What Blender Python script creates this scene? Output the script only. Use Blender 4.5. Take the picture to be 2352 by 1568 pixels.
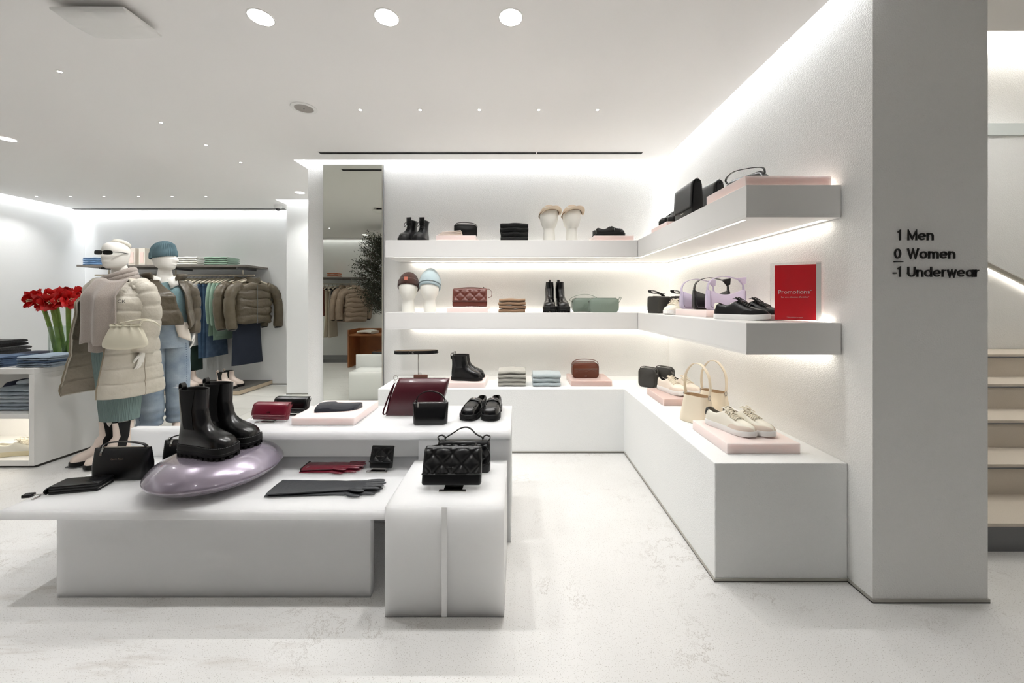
import bpy, math, random
from mathutils import Vector, Matrix, noise

for _o in list(bpy.data.objects):
    bpy.data.objects.remove(_o)
SC = bpy.context.scene
COL = SC.collection
PI = math.pi
random.seed(7)

# ---------------------------------------------------------------- camera
EYE = 1.30          # eye height
F = 865.0           # focal length in pixels of the 2352 px wide frame
VX, VY = 1189.0, 692.0   # principal point
cam_d = bpy.data.cameras.new('camera')
cam = bpy.data.objects.new('camera', cam_d)
COL.objects.link(cam)
cam.location = (0, 0, EYE)
cam.rotation_euler = (PI / 2, 0, 0)
cam_d.sensor_fit = 'HORIZONTAL'
cam_d.sensor_width = 36
cam_d.lens = F * 36 / 2352
cam_d.shift_x = -(VX - 1176) / 2352
cam_d.shift_y = -(784 - VY) / 2352
cam_d.clip_start = 0.02
SC.camera = cam

# ---------------------------------------------------------------- world, exposure, light levels
SC.view_settings.view_transform = 'Standard'
SC.view_settings.look = 'None'
SC.view_settings.gamma = 1
SC.view_settings.use_curve_mapping = False
SC.view_settings.exposure = 0.52
SC.cycles.max_bounces = 8
SC.cycles.glossy_bounces = 3
SC.cycles.use_light_tree = False
SC.cycles.diffuse_bounces = 6   # white room: light keeps bouncing
w = bpy.data.worlds.new('world')
SC.world = w
w.use_nodes = True
w.node_tree.nodes['Background'].inputs[0].default_value = (1, 0.98, 0.95, 1)
w.node_tree.nodes['Background'].inputs[1].default_value = 0.10
COVE = 28.0
SHELF_LED = 9.0
SPOT_W = 18.0       # watts of one pinhole spot
DOWN_W = 34.0       # watts of one round downlight
STAIR_LED = 18.0
COVE_REAR = 10.0      # weaker strips of the rear part of the shop

def light(kind, loc, watts, col=(1, .995, .985), **kw):
    d = bpy.data.lights.new('lamp_light', kind)
    d.energy = watts
    d.color = col
    for k, v in kw.items():
        setattr(d, k, v)
    o = bpy.data.objects.new('lamp_light', d)
    o.location = loc
    COL.objects.link(o)
    return o

# ---------------------------------------------------------------- helpers
def ux(px, Y):
    return (px - VX) * Y / F
def uz(py, Y):
    return EYE - (py - VY) * Y / F
def on(px, py, z):
    Y = F * (EYE - z) / (py - VY)
    return ((px - VX) * Y / F, Y)

def lin(c):
    r = []
    for v in c:
        v /= 255.0
        r.append(v / 12.92 if v <= .04045 else ((v + .055) / 1.055) ** 2.4)
    return tuple(r) + (1,)

MATS = {}
def mat(name, rgb, rough=.5, metal=0, bump=None, var=None, spec=None, coat=0, sheen=0, emit=0, ecol=None, wave=None):
    """procedural principled material. bump=(scale,strength,distance); var=(scale,amount,rgb2); wave=(scale,strength)"""
    if name in MATS:
        return MATS[name]
    m = bpy.data.materials.new(name)
    m.use_nodes = True
    nt = m.node_tree
    b = nt.nodes['Principled BSDF']
    b.inputs['Base Color'].default_value = lin(rgb)
    b.inputs['Roughness'].default_value = rough
    b.inputs['Metallic'].default_value = metal
    if spec is not None:
        b.inputs['Specular IOR Level'].default_value = spec
    if coat:
        b.inputs['Coat Weight'].default_value = coat
        b.inputs['Coat Roughness'].default_value = .05
    if sheen:
        b.inputs['Sheen Weight'].default_value = sheen
    if emit:
        b.inputs['Emission Color'].default_value = lin(ecol or rgb)
        b.inputs['Emission Strength'].default_value = emit
    tc = nt.nodes.new('ShaderNodeTexCoord')
    if var:
        n = nt.nodes.new('ShaderNodeTexNoise')
        n.inputs['Scale'].default_value = var[0]
        n.inputs['Detail'].default_value = 5
        nt.links.new(tc.outputs['Object'], n.inputs['Vector'])
        cr = nt.nodes.new('ShaderNodeValToRGB')
        cr.color_ramp.elements[0].position = .5 - var[1]
        cr.color_ramp.elements[1].position = .5 + var[1]
        cr.color_ramp.elements[0].color = lin(rgb)
        cr.color_ramp.elements[1].color = lin(var[2])
        nt.links.new(n.outputs['Fac'], cr.inputs['Fac'])
        nt.links.new(cr.outputs['Color'], b.inputs['Base Color'])
    if bump or wave:
        bp = nt.nodes.new('ShaderNodeBump')
        if wave:
            n = nt.nodes.new('ShaderNodeTexWave')
            n.inputs['Scale'].default_value = wave[0]
            n.inputs['Distortion'].default_value = wave[2] if len(wave) > 2 else .4
            n.wave_profile = 'SIN'
            if len(wave) > 3:
                n.bands_direction = wave[3]
            bp.inputs['Strength'].default_value = wave[1]
            bp.inputs['Distance'].default_value = .004
            nt.links.new(tc.outputs['Object'], n.inputs['Vector'])
            nt.links.new(n.outputs['Fac'], bp.inputs['Height'])
        else:
            n = nt.nodes.new('ShaderNodeTexNoise')
            n.inputs['Scale'].default_value = bump[0]
            n.inputs['Detail'].default_value = 3
            bp.inputs['Strength'].default_value = bump[1]
            bp.inputs['Distance'].default_value = bump[2] if len(bump) > 2 else .003
            nt.links.new(tc.outputs['Object'], n.inputs['Vector'])
            nt.links.new(n.outputs['Fac'], bp.inputs['Height'])
        nt.links.new(bp.outputs['Normal'], b.inputs['Normal'])
    MATS[name] = m
    return m

def emat(name, rgb, strength):
    if name in MATS:
        return MATS[name]
    m = bpy.data.materials.new(name)
    m.use_nodes = True
    nt = m.node_tree
    nt.nodes.remove(nt.nodes['Principled BSDF'])
    e = nt.nodes.new('ShaderNodeEmission')
    e.inputs[0].default_value = lin(rgb)
    e.inputs[1].default_value = strength
    nt.links.new(e.outputs[0], nt.nodes['Material Output'].inputs[0])
    MATS[name] = m
    return m

def frosted(name, rgb, trans=.35, rough=.4):
    if name in MATS:
        return MATS[name]
    m = bpy.data.materials.new(name)
    m.use_nodes = True
    nt = m.node_tree
    b = nt.nodes['Principled BSDF']
    b.inputs['Base Color'].default_value = lin(rgb)
    b.inputs['Roughness'].default_value = rough
    t = nt.nodes.new('ShaderNodeBsdfTranslucent')
    t.inputs[0].default_value = lin(rgb)
    mx = nt.nodes.new('ShaderNodeMixShader')
    mx.inputs[0].default_value = trans
    nt.links.new(b.outputs[0], mx.inputs[1])
    nt.links.new(t.outputs[0], mx.inputs[2])
    nt.links.new(mx.outputs[0], nt.nodes['Material Output'].inputs[0])
    MATS[name] = m
    return m

def acrylic(name, rgb, rad=.12, rough=.35, trans=0):
    """thick frosted acrylic: light wanders inside it"""
    if name in MATS:
        return MATS[name]
    m = mat(name, rgb, rough)
    b = m.node_tree.nodes['Principled BSDF']
    b.inputs['Subsurface Weight'].default_value = 1
    b.inputs['Subsurface Radius'].default_value = (1, 1, 1)
    b.inputs['Subsurface Scale'].default_value = rad
    if trans:
        nt = m.node_tree
        t = nt.nodes.new('ShaderNodeBsdfTranslucent')
        t.inputs[0].default_value = lin(rgb)
        mx = nt.nodes.new('ShaderNodeMixShader')
        mx.inputs[0].default_value = trans
        nt.links.new(b.outputs[0], mx.inputs[1])
        nt.links.new(t.outputs[0], mx.inputs[2])
        nt.links.new(mx.outputs[0], nt.nodes['Material Output'].inputs[0])
    return m

def glassy(name, rgb, rough=0, ior=1.45, mixc=.12):
    """thin clear acrylic / glass: mostly transparent with a fresnel gloss"""
    if name in MATS:
        return MATS[name]
    m = bpy.data.materials.new(name)
    m.use_nodes = True
    nt = m.node_tree
    nt.nodes.remove(nt.nodes['Principled BSDF'])
    t = nt.nodes.new('ShaderNodeBsdfTransparent')
    t.inputs[0].default_value = lin(rgb)
    g = nt.nodes.new('ShaderNodeBsdfGlossy')
    g.inputs['Roughness'].default_value = rough + .02
    lw = nt.nodes.new('ShaderNodeLayerWeight')
    pwn = nt.nodes.new('ShaderNodeMath')
    pwn.operation = 'POWER'
    pwn.inputs[1].default_value = 4
    mlt = nt.nodes.new('ShaderNodeMath')
    mlt.operation = 'MULTIPLY_ADD'
    mlt.inputs[1].default_value = .55
    mlt.inputs[2].default_value = .04
    nt.links.new(lw.outputs['Facing'], pwn.inputs[0])
    nt.links.new(pwn.outputs[0], mlt.inputs[0])
    mx = nt.nodes.new('ShaderNodeMixShader')
    nt.links.new(mlt.outputs[0], mx.inputs[0])
    nt.links.new(t.outputs[0], mx.inputs[1])
    nt.links.new(g.outputs[0], mx.inputs[2])
    nt.links.new(mx.outputs[0], nt.nodes['Material Output'].inputs[0])
    MATS[name] = m
    return m

class MB:
    """collects geometry; build() links it as ONE mesh object"""
    def __init__(s):
        s.v = []
        s.f = []
    def add(s, vs, fs):
        o = len(s.v)
        s.v += [tuple(p) for p in vs]
        s.f += [tuple(i + o for i in f) for f in fs]
        return s
    def box(s, x0, x1, y0, y1, z0, z1):
        return s.add([(x0, y0, z0), (x1, y0, z0), (x1, y1, z0), (x0, y1, z0), (x0, y0, z1), (x1, y0, z1), (x1, y1, z1), (x0, y1, z1)],
                     [(0, 3, 2, 1), (4, 5, 6, 7), (0, 1, 5, 4), (1, 2, 6, 5), (2, 3, 7, 6), (3, 0, 4, 7)])
    def prism(s, pts, z0, z1):
        n = len(pts)
        vs = [(p[0], p[1], z0) for p in pts] + [(p[0], p[1], z1) for p in pts]
        fs = [tuple(range(n - 1, -1, -1)), tuple(range(n, 2 * n))]
        fs += [(i, (i + 1) % n, n + (i + 1) % n, n + i) for i in range(n)]
        return s.add(vs, fs)
    def prism_xz(s, pts, y0, y1):
        n = len(pts)
        vs = [(p[0], y0, p[1]) for p in pts] + [(p[0], y1, p[1]) for p in pts]
        fs = [tuple(range(n)), tuple(range(2 * n - 1, n - 1, -1))]
        fs += [((i + 1) % n, i, n + i, n + (i + 1) % n) for i in range(n)]
        return s.add(vs, fs)
    def loft(s, rings, closed=True, cap0=True, cap1=True):
        n = len(rings[0])
        vs = [p for r in rings for p in r]
        fs = []
        for k in range(len(rings) - 1):
            for i in range(n if closed else n - 1):
                j = (i + 1) % n
                fs.append((k * n + i, k * n + j, (k + 1) * n + j, (k + 1) * n + i))
        if cap0:
            fs.append(tuple(range(n - 1, -1, -1)))
        if cap1:
            b = (len(rings) - 1) * n
            fs.append(tuple(range(b, b + n)))
        return s.add(vs, fs)
    def grid(s, fn, nu, nv):
        rings = [[fn(i / nu, j / nv) for i in range(nu + 1)] for j in range(nv + 1)]
        return s.loft(rings, closed=False, cap0=False, cap1=False)
    def lathe(s, prof, n=24, c=(0, 0, 0), cap0=True, cap1=True, sx=1, sy=1):
        rings = [[(c[0] + r * sx * math.cos(2 * PI * i / n), c[1] + r * sy * math.sin(2 * PI * i / n), c[2] + z) for i in range(n)] for r, z in prof]
        return s.loft(rings, True, cap0, cap1)
    def tube(s, pts, r, n=8, caps=True, closed=False, flat=None):
        """tube along pts; r float or list; flat=(a,b) elliptical factors relative to the frame"""
        pts = [Vector(p) for p in pts]
        m = len(pts)
        rings = []
        up = None
        for i in range(m):
            if closed:
                t = pts[(i + 1) % m] - pts[i - 1]
            else:
                t = pts[min(i + 1, m - 1)] - pts[max(i - 1, 0)]
            if t.length < 1e-9:
                t = Vector((0, 0, 1))
            t.normalize()
            if up is None:
                up = Vector((0, 0, 1)) if abs(t.z) < .9 else Vector((0, 1, 0))
            side = t.cross(up)
            if side.length < 1e-6:
                side = t.cross(Vector((1, 0, 0)))
            side.normalize()
            up = side.cross(t).normalized()
            rr = r[i] if isinstance(r, (list, tuple)) else r
            a, b = flat or (1, 1)
            rings.append([pts[i] + side * (rr * a * math.cos(2 * PI * k / n)) + up * (rr * b * math.sin(2 * PI * k / n)) for k in range(n)])
        if closed:
            rings.append(rings[0])
            return s.loft(rings, True, False, False)
        return s.loft(rings, True, caps, caps)
    def strap(s, pts, side, w, th):
        """flat ribbon along pts; side = width direction vector (or list)"""
        pts = [Vector(p) for p in pts]
        m = len(pts)
        rings = []
        for i in range(m):
            t = pts[min(i + 1, m - 1)] - pts[max(i - 1, 0)]
            t.normalize()
            sd = Vector(side[i] if isinstance(side, list) else side).normalized()
            nn = t.cross(sd)
            if nn.length < 1e-6:
                nn = Vector((0, 0, 1))
            nn.normalize()
            ww = w[i] if isinstance(w, (list, tuple)) else w
            rings.append([pts[i] + sd * (ww / 2) + nn * (th / 2), pts[i] - sd * (ww / 2) + nn * (th / 2),
                          pts[i] - sd * (ww / 2) - nn * (th / 2), pts[i] + sd * (ww / 2) - nn * (th / 2)])
        return s.loft(rings, True, True, True)
    def sphere(s, c, r, n=12, m=8, sc=(1, 1, 1)):
        rings = []
        for j in range(1, m):
            a = -PI / 2 + PI * j / m
            rings.append([(c[0] + sc[0] * r * math.cos(a) * math.cos(2 * PI * i / n), c[1] + sc[1] * r * math.cos(a) * math.sin(2 * PI * i / n), c[2] + sc[2] * r * math.sin(a)) for i in range(n)])
        b = len(s.v)
        s.loft(rings, True, False, False)
        k = len(rings)
        lo = len(s.v)
        s.v += [(c[0], c[1], c[2] - sc[2] * r), (c[0], c[1], c[2] + sc[2] * r)]
        for i in range(n):
            j = (i + 1) % n
            s.f.append((b + j, b + i, lo))
            s.f.append((b + (k - 1) * n + i, b + (k - 1) * n + j, lo + 1))
        return s
    def xf(s, M, start=0):
        for i in range(start, len(s.v)):
            s.v[i] = tuple(M @ Vector(s.v[i]))
        return s
    def build(s, name, m, parent=None, smooth=40, bevel=0, sub=0, solid=0, loc=None):
        me = bpy.data.meshes.new(name)
        me.from_pydata(s.v, [], s.f)
        me.update()
        if smooth:
            me.polygons.foreach_set('use_smooth', [True] * len(me.polygons))
            me.set_sharp_from_angle(angle=math.radians(smooth))
        if isinstance(m, (list, tuple)):
            for q in m:
                me.materials.append(q)
        else:
            me.materials.append(m)
        o = bpy.data.objects.new(name, me)
        COL.objects.link(o)
        if loc:
            o.location = loc
        if parent:
            o.parent = parent
        if solid:
            q = o.modifiers.new('thickness', 'SOLIDIFY')
            q.thickness = solid
            q.offset = 0
        if bevel:
            q = o.modifiers.new('bevel', 'BEVEL')
            q.width = bevel
            q.segments = 2
            q.limit_method = 'ANGLE'
            q.angle_limit = math.radians(40)
        if sub:
            q = o.modifiers.new('subsurf', 'SUBSURF')
            q.levels = sub
            q.render_levels = sub
        return o

def thing(name, label, cat, loc=(0, 0, 0), rz=0, group=None, rx=0, ry=0):
    o = bpy.data.objects.new(name, None)
    o.empty_display_size = .05
    COL.objects.link(o)
    o.location = loc
    o.rotation_euler = (rx, ry, rz)
    return tag(o, label, cat, group)
def tag(o, label, cat, group=None):
    o['label'] = label
    o['category'] = cat
    if group:
        o['group'] = group
    return o
def struct(o, label=None):
    o['kind'] = 'structure'
    if label:
        o['label'] = label
    return o
def copy_tree(o, parent=None):
    c = o.copy()
    COL.objects.link(c)
    c.parent = parent
    for ch in list(o.children):
        copy_tree(ch, c)
    return c
def place(o, loc, rz, label=None, s=None):
    o.location = loc
    o.rotation_euler = (0, 0, rz)
    if label:
        o['label'] = label
    if s:
        o.scale = (s, s, s)
    return o

def lerp(a, b, t):
    return a + (b - a) * t
def pw(pts, x):
    """piecewise smooth interpolation of [(x,y),...]"""
    if x <= pts[0][0]:
        return pts[0][1]
    for i in range(len(pts) - 1):
        x0, y0 = pts[i]
        x1, y1 = pts[i + 1]
        if x <= x1:
            t = (x - x0) / (x1 - x0) if x1 > x0 else 0
            # Catmull-Rom
            ym = pts[i - 1][1] if i > 0 else y0
            yp = pts[i + 2][1] if i + 2 < len(pts) else y1
            xm = pts[i - 1][0] if i > 0 else x0 - (x1 - x0)
            xp = pts[i + 2][0] if i + 2 < len(pts) else x1 + (x1 - x0)
            h = x1 - x0
            m0 = (y1 - ym) / (x1 - xm) * h if x1 > xm else 0
            m1 = (yp - y0) / (xp - x0) * h if xp > x0 else 0
            t2, t3 = t * t, t * t * t
            return (2 * t3 - 3 * t2 + 1) * y0 + (t3 - 2 * t2 + t) * m0 + (-2 * t3 + 3 * t2) * y1 + (t3 - t2) * m1
    return pts[-1][1]
def curve(ctrl, n=24):
    """Catmull-Rom polyline through 3D control points"""
    P = [Vector(p) for p in ctrl]
    out = []
    m = len(P) - 1
    for k in range(n + 1):
        u = k / n * m
        i = min(int(u), m - 1)
        t = u - i
        p0 = P[max(i - 1, 0)]
        p1 = P[i]
        p2 = P[i + 1]
        p3 = P[min(i + 2, m)]
        out.append(.5 * ((2 * p1) + (p2 - p0) * t + (2 * p0 - 5 * p1 + 4 * p2 - p3) * t * t + (3 * p1 - p0 - 3 * p2 + p3) * t ** 3))
    return out
def rrect(hx, hy, r, z, n=5, cx=0, cy=0):
    r = min(r, hx * .999, hy * .999)
    pts = []
    for (sx, sy, a0) in ((1, 1, 0), (-1, 1, PI / 2), (-1, -1, PI), (1, -1, 1.5 * PI)):
        for i in range(n + 1):
            a = a0 + PI / 2 * i / n
            pts.append((cx + sx * (hx - r) + r * math.cos(a), cy + sy * (hy - r) + r * math.sin(a), z))
    return pts
def text_mesh(txt, size, extrude, name, m, parent=None, loc=(0, 0, 0), rot=(PI / 2, 0, 0), align='LEFT', sx=1, bold=0, spacing=1):
    c = bpy.data.curves.new('lettering', 'FONT')
    c.body = txt
    c.size = size
    c.extrude = extrude
    c.offset = bold
    c.align_x = align
    c.space_character = spacing
    c.resolution_u = 3
    tmp = bpy.data.objects.new('lettering_tmp', c)
    COL.objects.link(tmp)
    dg = bpy.context.evaluated_depsgraph_get()
    me = bpy.data.meshes.new_from_object(tmp.evaluated_get(dg))
    bpy.data.objects.remove(tmp)
    bpy.data.curves.remove(c)
    me.materials.clear()
    me.materials.append(m)
    o = bpy.data.objects.new(name, me)
    COL.objects.link(o)
    o.location = loc
    o.rotation_euler = rot
    o.scale = (sx, 1, 1)
    if parent:
        o.parent = parent
    return o
# ================================================================ materials of the room
def floor_mat():
    m = bpy.data.materials.new('microcement_floor')
    m.use_nodes = True
    nt = m.node_tree
    b = nt.nodes['Principled BSDF']
    b.inputs['Roughness'].default_value = .42
    tc = nt.nodes.new('ShaderNodeTexCoord')
    def nz(scale, detail=6, rough=.6, dist=0):
        n = nt.nodes.new('ShaderNodeTexNoise')
        n.inputs['Scale'].default_value = scale
        n.inputs['Detail'].default_value = detail
        n.inputs['Roughness'].default_value = rough
        n.inputs['Distortion'].default_value = dist
        nt.links.new(tc.outputs['Object'], n.inputs['Vector'])
        return n.outputs['Fac']
    def ramp(fac, p0, c0, p1, c1):
        r = nt.nodes.new('ShaderNodeValToRGB')
        r.color_ramp.elements[0].position = p0
        r.color_ramp.elements[0].color = c0
        r.color_ramp.elements[1].position = p1
        r.color_ramp.elements[1].color = c1
        nt.links.new(fac, r.inputs['Fac'])
        return r.outputs['Color']
    def mul(a, c, f=1):
        x = nt.nodes.new('ShaderNodeMixRGB')
        x.blend_type = 'MULTIPLY'
        x.inputs[0].default_value = f
        nt.links.new(a, x.inputs[1])
        nt.links.new(c, x.inputs[2])
        return x.outputs[0]
    W = (1, 1, 1, 1)
    base = ramp(nz(1.1, 4), .3, lin((220, 219, 216)), .7, lin((232, 231, 229)))
    # fine dark pitting
    pits = ramp(nz(230, 2, .5), .33, (.50, .47, .43, 1), .385, W)
    pat = nz(2.2, 4)
    pm = ramp(pat, .45, W, .62, (0, 0, 0, 1))
    # contour-like crackle lines: thin band of a noise level
    lines_n = nz(2.6, 10, .72, .3)
    ln = nt.nodes.new('ShaderNodeMath'); ln.operation = 'SUBTRACT'; ln.inputs[1].default_value = .5
    nt.links.new(lines_n, ln.inputs[0])
    ab = nt.nodes.new('ShaderNodeMath'); ab.operation = 'ABSOLUTE'
    nt.links.new(ln.outputs[0], ab.inputs[0])
    crack = ramp(ab.outputs[0], .0015, (.66, .63, .6, 1), .007, W)
    mask = nz(1.7, 3)
    mk = ramp(mask, .50, W, .60, (0, 0, 0, 1))
    x = nt.nodes.new('ShaderNodeMixRGB')
    nt.links.new(mk, x.inputs[0])
    nt.links.new(crack, x.inputs[1])
    x.inputs[2].default_value = W
    c = mul(base, x.outputs[0])
    c = mul(c, pits, .75)
    # trowel-streak stains towards the shop entrance
    mp = nt.nodes.new('ShaderNodeMapping')
    mp.inputs['Rotation'].default_value = (0, 0, -.5)
    mp.inputs['Scale'].default_value = (1.2, 7, 1)
    nt.links.new(tc.outputs['Object'], mp.inputs['Vector'])
    st = nt.nodes.new('ShaderNodeTexNoise')
    st.inputs['Scale'].default_value = 1.6
    st.inputs['Detail'].default_value = 9
    st.inputs['Roughness'].default_value = .7
    nt.links.new(mp.outputs[0], st.inputs['Vector'])
    streak = ramp(st.outputs['Fac'], .54, W, .70, (.68, .63, .58, 1))
    g = nt.nodes.new('ShaderNodeTexGradient'); g.gradient_type = 'SPHERICAL'
    mg = nt.nodes.new('ShaderNodeMapping')
    mg.inputs['Location'].default_value = (1.05, -.62, 0)
    mg.inputs['Scale'].default_value = (.55, .55, .55)
    nt.links.new(tc.outputs['Object'], mg.inputs['Vector'])
    nt.links.new(mg.outputs[0], g.inputs['Vector'])
    sm = nt.nodes.new('ShaderNodeMixRGB'); sm.blend_type = 'MULTIPLY'
    nt.links.new(g.outputs['Fac'], sm.inputs[0])
    nt.links.new(c, sm.inputs[1])
    nt.links.new(streak, sm.inputs[2])
    nt.links.new(sm.outputs[0], b.inputs['Base Color'])
    bp = nt.nodes.new('ShaderNodeBump')
    bp.inputs['Strength'].default_value = .12
    bp.inputs['Distance'].default_value = .004
    nt.links.new(lines_n, bp.inputs['Height'])
    nt.links.new(bp.outputs['Normal'], b.inputs['Normal'])
    return m
M_FLOOR = floor_mat()
M_TILE = mat('marble_tile', (214, 212, 204), .35, var=(2.3, .22, (190, 188, 180)))
M_PLASTER = mat('rough_white_plaster', (238, 238, 236), .85, bump=(150, .55, .005))
M_PLASTER_S = mat('smooth_white_plaster', (236, 237, 236), .8, bump=(60, .15, .003))
M_BENCH = mat('sanded_bench_plaster', (236, 237, 236), .85, bump=(170, .45, .005))
M_CEIL = mat('ceiling_paint', (246, 244, 242), .9)
M_WHITE = mat('white_lacquer', (238, 237, 234), .5)
M_SHELF = mat('shelf_lacquer', (228, 227, 225), .5)
M_COVE = emat('cove_led', (248, 251, 255), COVE)
M_SLED = emat('shelf_led', (255, 247, 235), SHELF_LED)
M_DARKSLOT = mat('dark_slot', (14, 14, 14), .8)
M_TRIM = mat('trim_metal', (168, 166, 158), .4)
M_GAP = mat('shadow_gap', (58, 56, 52), .9)
M_STONE = mat('stair_stone', (214, 204, 190), .6, var=(420, .25, (200, 190, 176)))
M_GREYMETAL = mat('grey_metal', (112, 112, 114), .45, .3)
M_BLACK = mat('black_paint', (18, 18, 18), .5)
M_CHROME = mat('chrome', (190, 188, 184), .16, 1)

# ================================================================ room shell
WX = 1.534           # right wall plane
YA = 3.812           # shelf wall plane
YB = 5.27            # second wall return
YC = 5.90            # far wall of the clothes rack
XL = -6.78           # left wall
YR = -1.10           # rear wall (seen in the mirror)
ZC = 2.70            # ceiling
ZT = 2.96            # roof of the light coves
G = .085             # width of the light slot

struct(MB().box(XL - .2, 5.2, YR - .2, 7.0, -.12, 0).build('floor', M_FLOOR, smooth=0))
struct(MB().box(-2.12, WX, YA, 6.3, 0, ZT).build('wall_back', M_PLASTER, smooth=0))
struct(MB().box(-3.232, -2.12, YB, 6.3, 0, ZT).build('wall_return', M_PLASTER_S, smooth=0))
struct(MB().box(XL - .12, -3.232, YC, 6.3, 0, ZT).build('wall_far', M_PLASTER_S, smooth=0))
struct(MB().box(XL - .12, XL, YR, YC, 0, ZT).build('wall_left', M_PLASTER_S, smooth=0))
struct(MB().box(XL - .12, -2.3, YR - .12, YR, 0, ZT).build('wall_rear', M_PLASTER_S, smooth=0))
# added shop front behind the viewpoint; grey panes dim light from the rear
wf = struct(MB().box(-2.3, 5.0, YR - .06, YR - .02, 2.66, ZT).build('window_added', M_PLASTER_S, smooth=0))
for k in range(5):
    xa = -2.3 + 1.46 * k
    MB().box(xa + .03, xa + 1.43, YR - .05, YR - .03, .08, 2.66).build('pane', mat('dimming_pane_grey', (142, 144, 147), .08), wf, smooth=0)
    MB().box(xa - .03, xa + .03, YR - .08, YR, 0, 2.66).build('mullion', M_GREYMETAL, wf, smooth=0)
MB().box(-2.3, 5.0, YR - .08, YR, 0, .08).build('sill', M_GREYMETAL, wf, smooth=0)
struct(MB().box(WX, 2.031, 1.627, 6.3, 0, 4.0).build('wall_right', M_PLASTER, smooth=0), 'white plaster wall ending in a square pillar face')
struct(MB().box(5.0, 5.12, YR, 4.4, 0, 4.0).build('wall_stair_side', M_PLASTER, smooth=0))

# ceiling slab with a light slot all round
slab = [(-2.218, YA - G), (WX - G, YA - G), (WX - G, YR + G), (XL + G, YR + G), (XL + G, YC - G), (-3.335, YC - G), (-3.335, YB - G), (-2.218, YB - G)]
CE = MB().prism(slab[::-1], ZC, ZC + .07).build('ceiling', M_CEIL, smooth=0)
struct(CE)
struct(MB().box(XL - .2, WX + .02, YR - .2, 6.3, ZT, ZT + .1).build('ceiling_upper', M_CEIL, smooth=0))
struct(MB().prism([(WX + .02, YR), (5.1, YR), (5.1, 1.95), (2.031, 1.95), (2.031, 1.627), (WX + .02, 1.627)], ZC, ZC + .36).build('ceiling_stair', M_CEIL, smooth=0))

# cove light strips on the cove roof
M_COVE_R = emat('rear_cove_led', (248, 251, 255), COVE_REAR)
def cove(x0, x1, y0, y1, label, m=None):
    o = MB().box(x0, x1, y0, y1, ZT - .03, ZT - .012).build('cove_light_strip', m or M_COVE, smooth=0)
    tag(o, label, 'light strip', 'cove light strips')
s_ = .055
cove(-2.20, WX - .03, YA - .07, YA - .07 + s_, 'white cove light strip above the wall with the long shelves')
cove(WX - .07, WX - .07 + s_, 1.60, YA - .09, 'white cove light strip along the top of the right wall')
cove(-2.19, -2.19 + s_, YA - .05, YB - .1, 'white cove light strip beside the corner left of the tall mirror')
cove(-3.32, -2.22, YB - .07, YB - .07 + s_, 'white cove light strip above the narrow wall return left of the mirror')
cove(-3.31, -3.31 + s_, YB - .05, YC - .1, 'short cove light strip beside the security camera')
cove(XL + .02, -3.36, YC - .07, YC - .07 + s_, 'white cove light strip above the clothes rail wall')
cove(XL + .015, XL + .015 + s_, YR + .1, YC - .1, 'white cove light strip along the far left wall')
cove(XL + .1, -2.32, YR + .015, YR + .015 + s_, 'white cove light strip over the rear wall seen in the mirror', M_COVE_R)

# shadow gap / metal trim along floor lines
def trim(name, x0, x1, y0, y1):
    g = struct(MB().box(x0, x1, y0, y1, 0, .006).build(name, M_GAP, smooth=0))
    MB().box(x0, x1, y0, y1, .006, .017).build('edge_profile', M_TRIM, g, smooth=0)
trim('trim_1', WX - .004, 2.035, 1.621, 1.627)
trim('trim_2', WX - .006, WX, 1.627, 1.749)
trim('trim_3', -3.236, -2.12, YB - .006, YB)
trim('trim_4', -6.78, -3.232, YC - .006, YC)

# floor tiles of the area at the clothes rail (joints recessed)
_tile_me = None
for i in range(4):
    for j in range(4):
        x0 = -6.75 + 1.2 * i
        y0 = 3.32 + .62 * j
        x1 = min(x0 + 1.194, -2.14)
        y1 = min(y0 + .614, YC - .02)
        if y1 - y0 < .1 or x1 - x0 < .1:
            continue
        if x0 > -3.3 and y1 > YB:
            y1 = YB - .01
        if x1 > -3.24 and y1 > YB - .01:
            x1 = -3.25
        MB().box(x0, x1, y0, y1, .0, .003).build('floor_tile', M_TILE, bpy.data.objects['floor'], smooth=0)

# ---------------------------------------------------------------- stairs to the right
st = thing('staircase', 'pale stone staircase with grey metal plinth rising behind the lettered pillar', 'stairs', (2.05, 1.946, 0))
steps = [(.153, 1.946, 2.229), (.336, 2.229, 2.482), (.517, 2.482, 2.735), (.70, 2.735, 2.99), (.88, 2.99, 3.31)]
for k, (z, ya, yb) in enumerate(steps):
    zb = 0 if k == 0 else steps[k - 1][0] - .03
    y2 = yb + .03
    MB().box(0, 2.93, ya - 1.946 + .012, y2 - 1.946, zb, z - .024).build('riser', M_GREYMETAL if k == 0 else M_STONE, st, smooth=0)
    t_ = MB().box(0, 2.93, ya - 1.946, y2 - 1.946, z - .02, z).build('tread', M_STONE, st, smooth=0)
    MB().box(0, 2.93, ya - 1.946 - .002, ya - 1.946 + .01, z - .026, z - .018).build('nosing_strip', M_GREYMETAL, t_, smooth=0)
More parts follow.
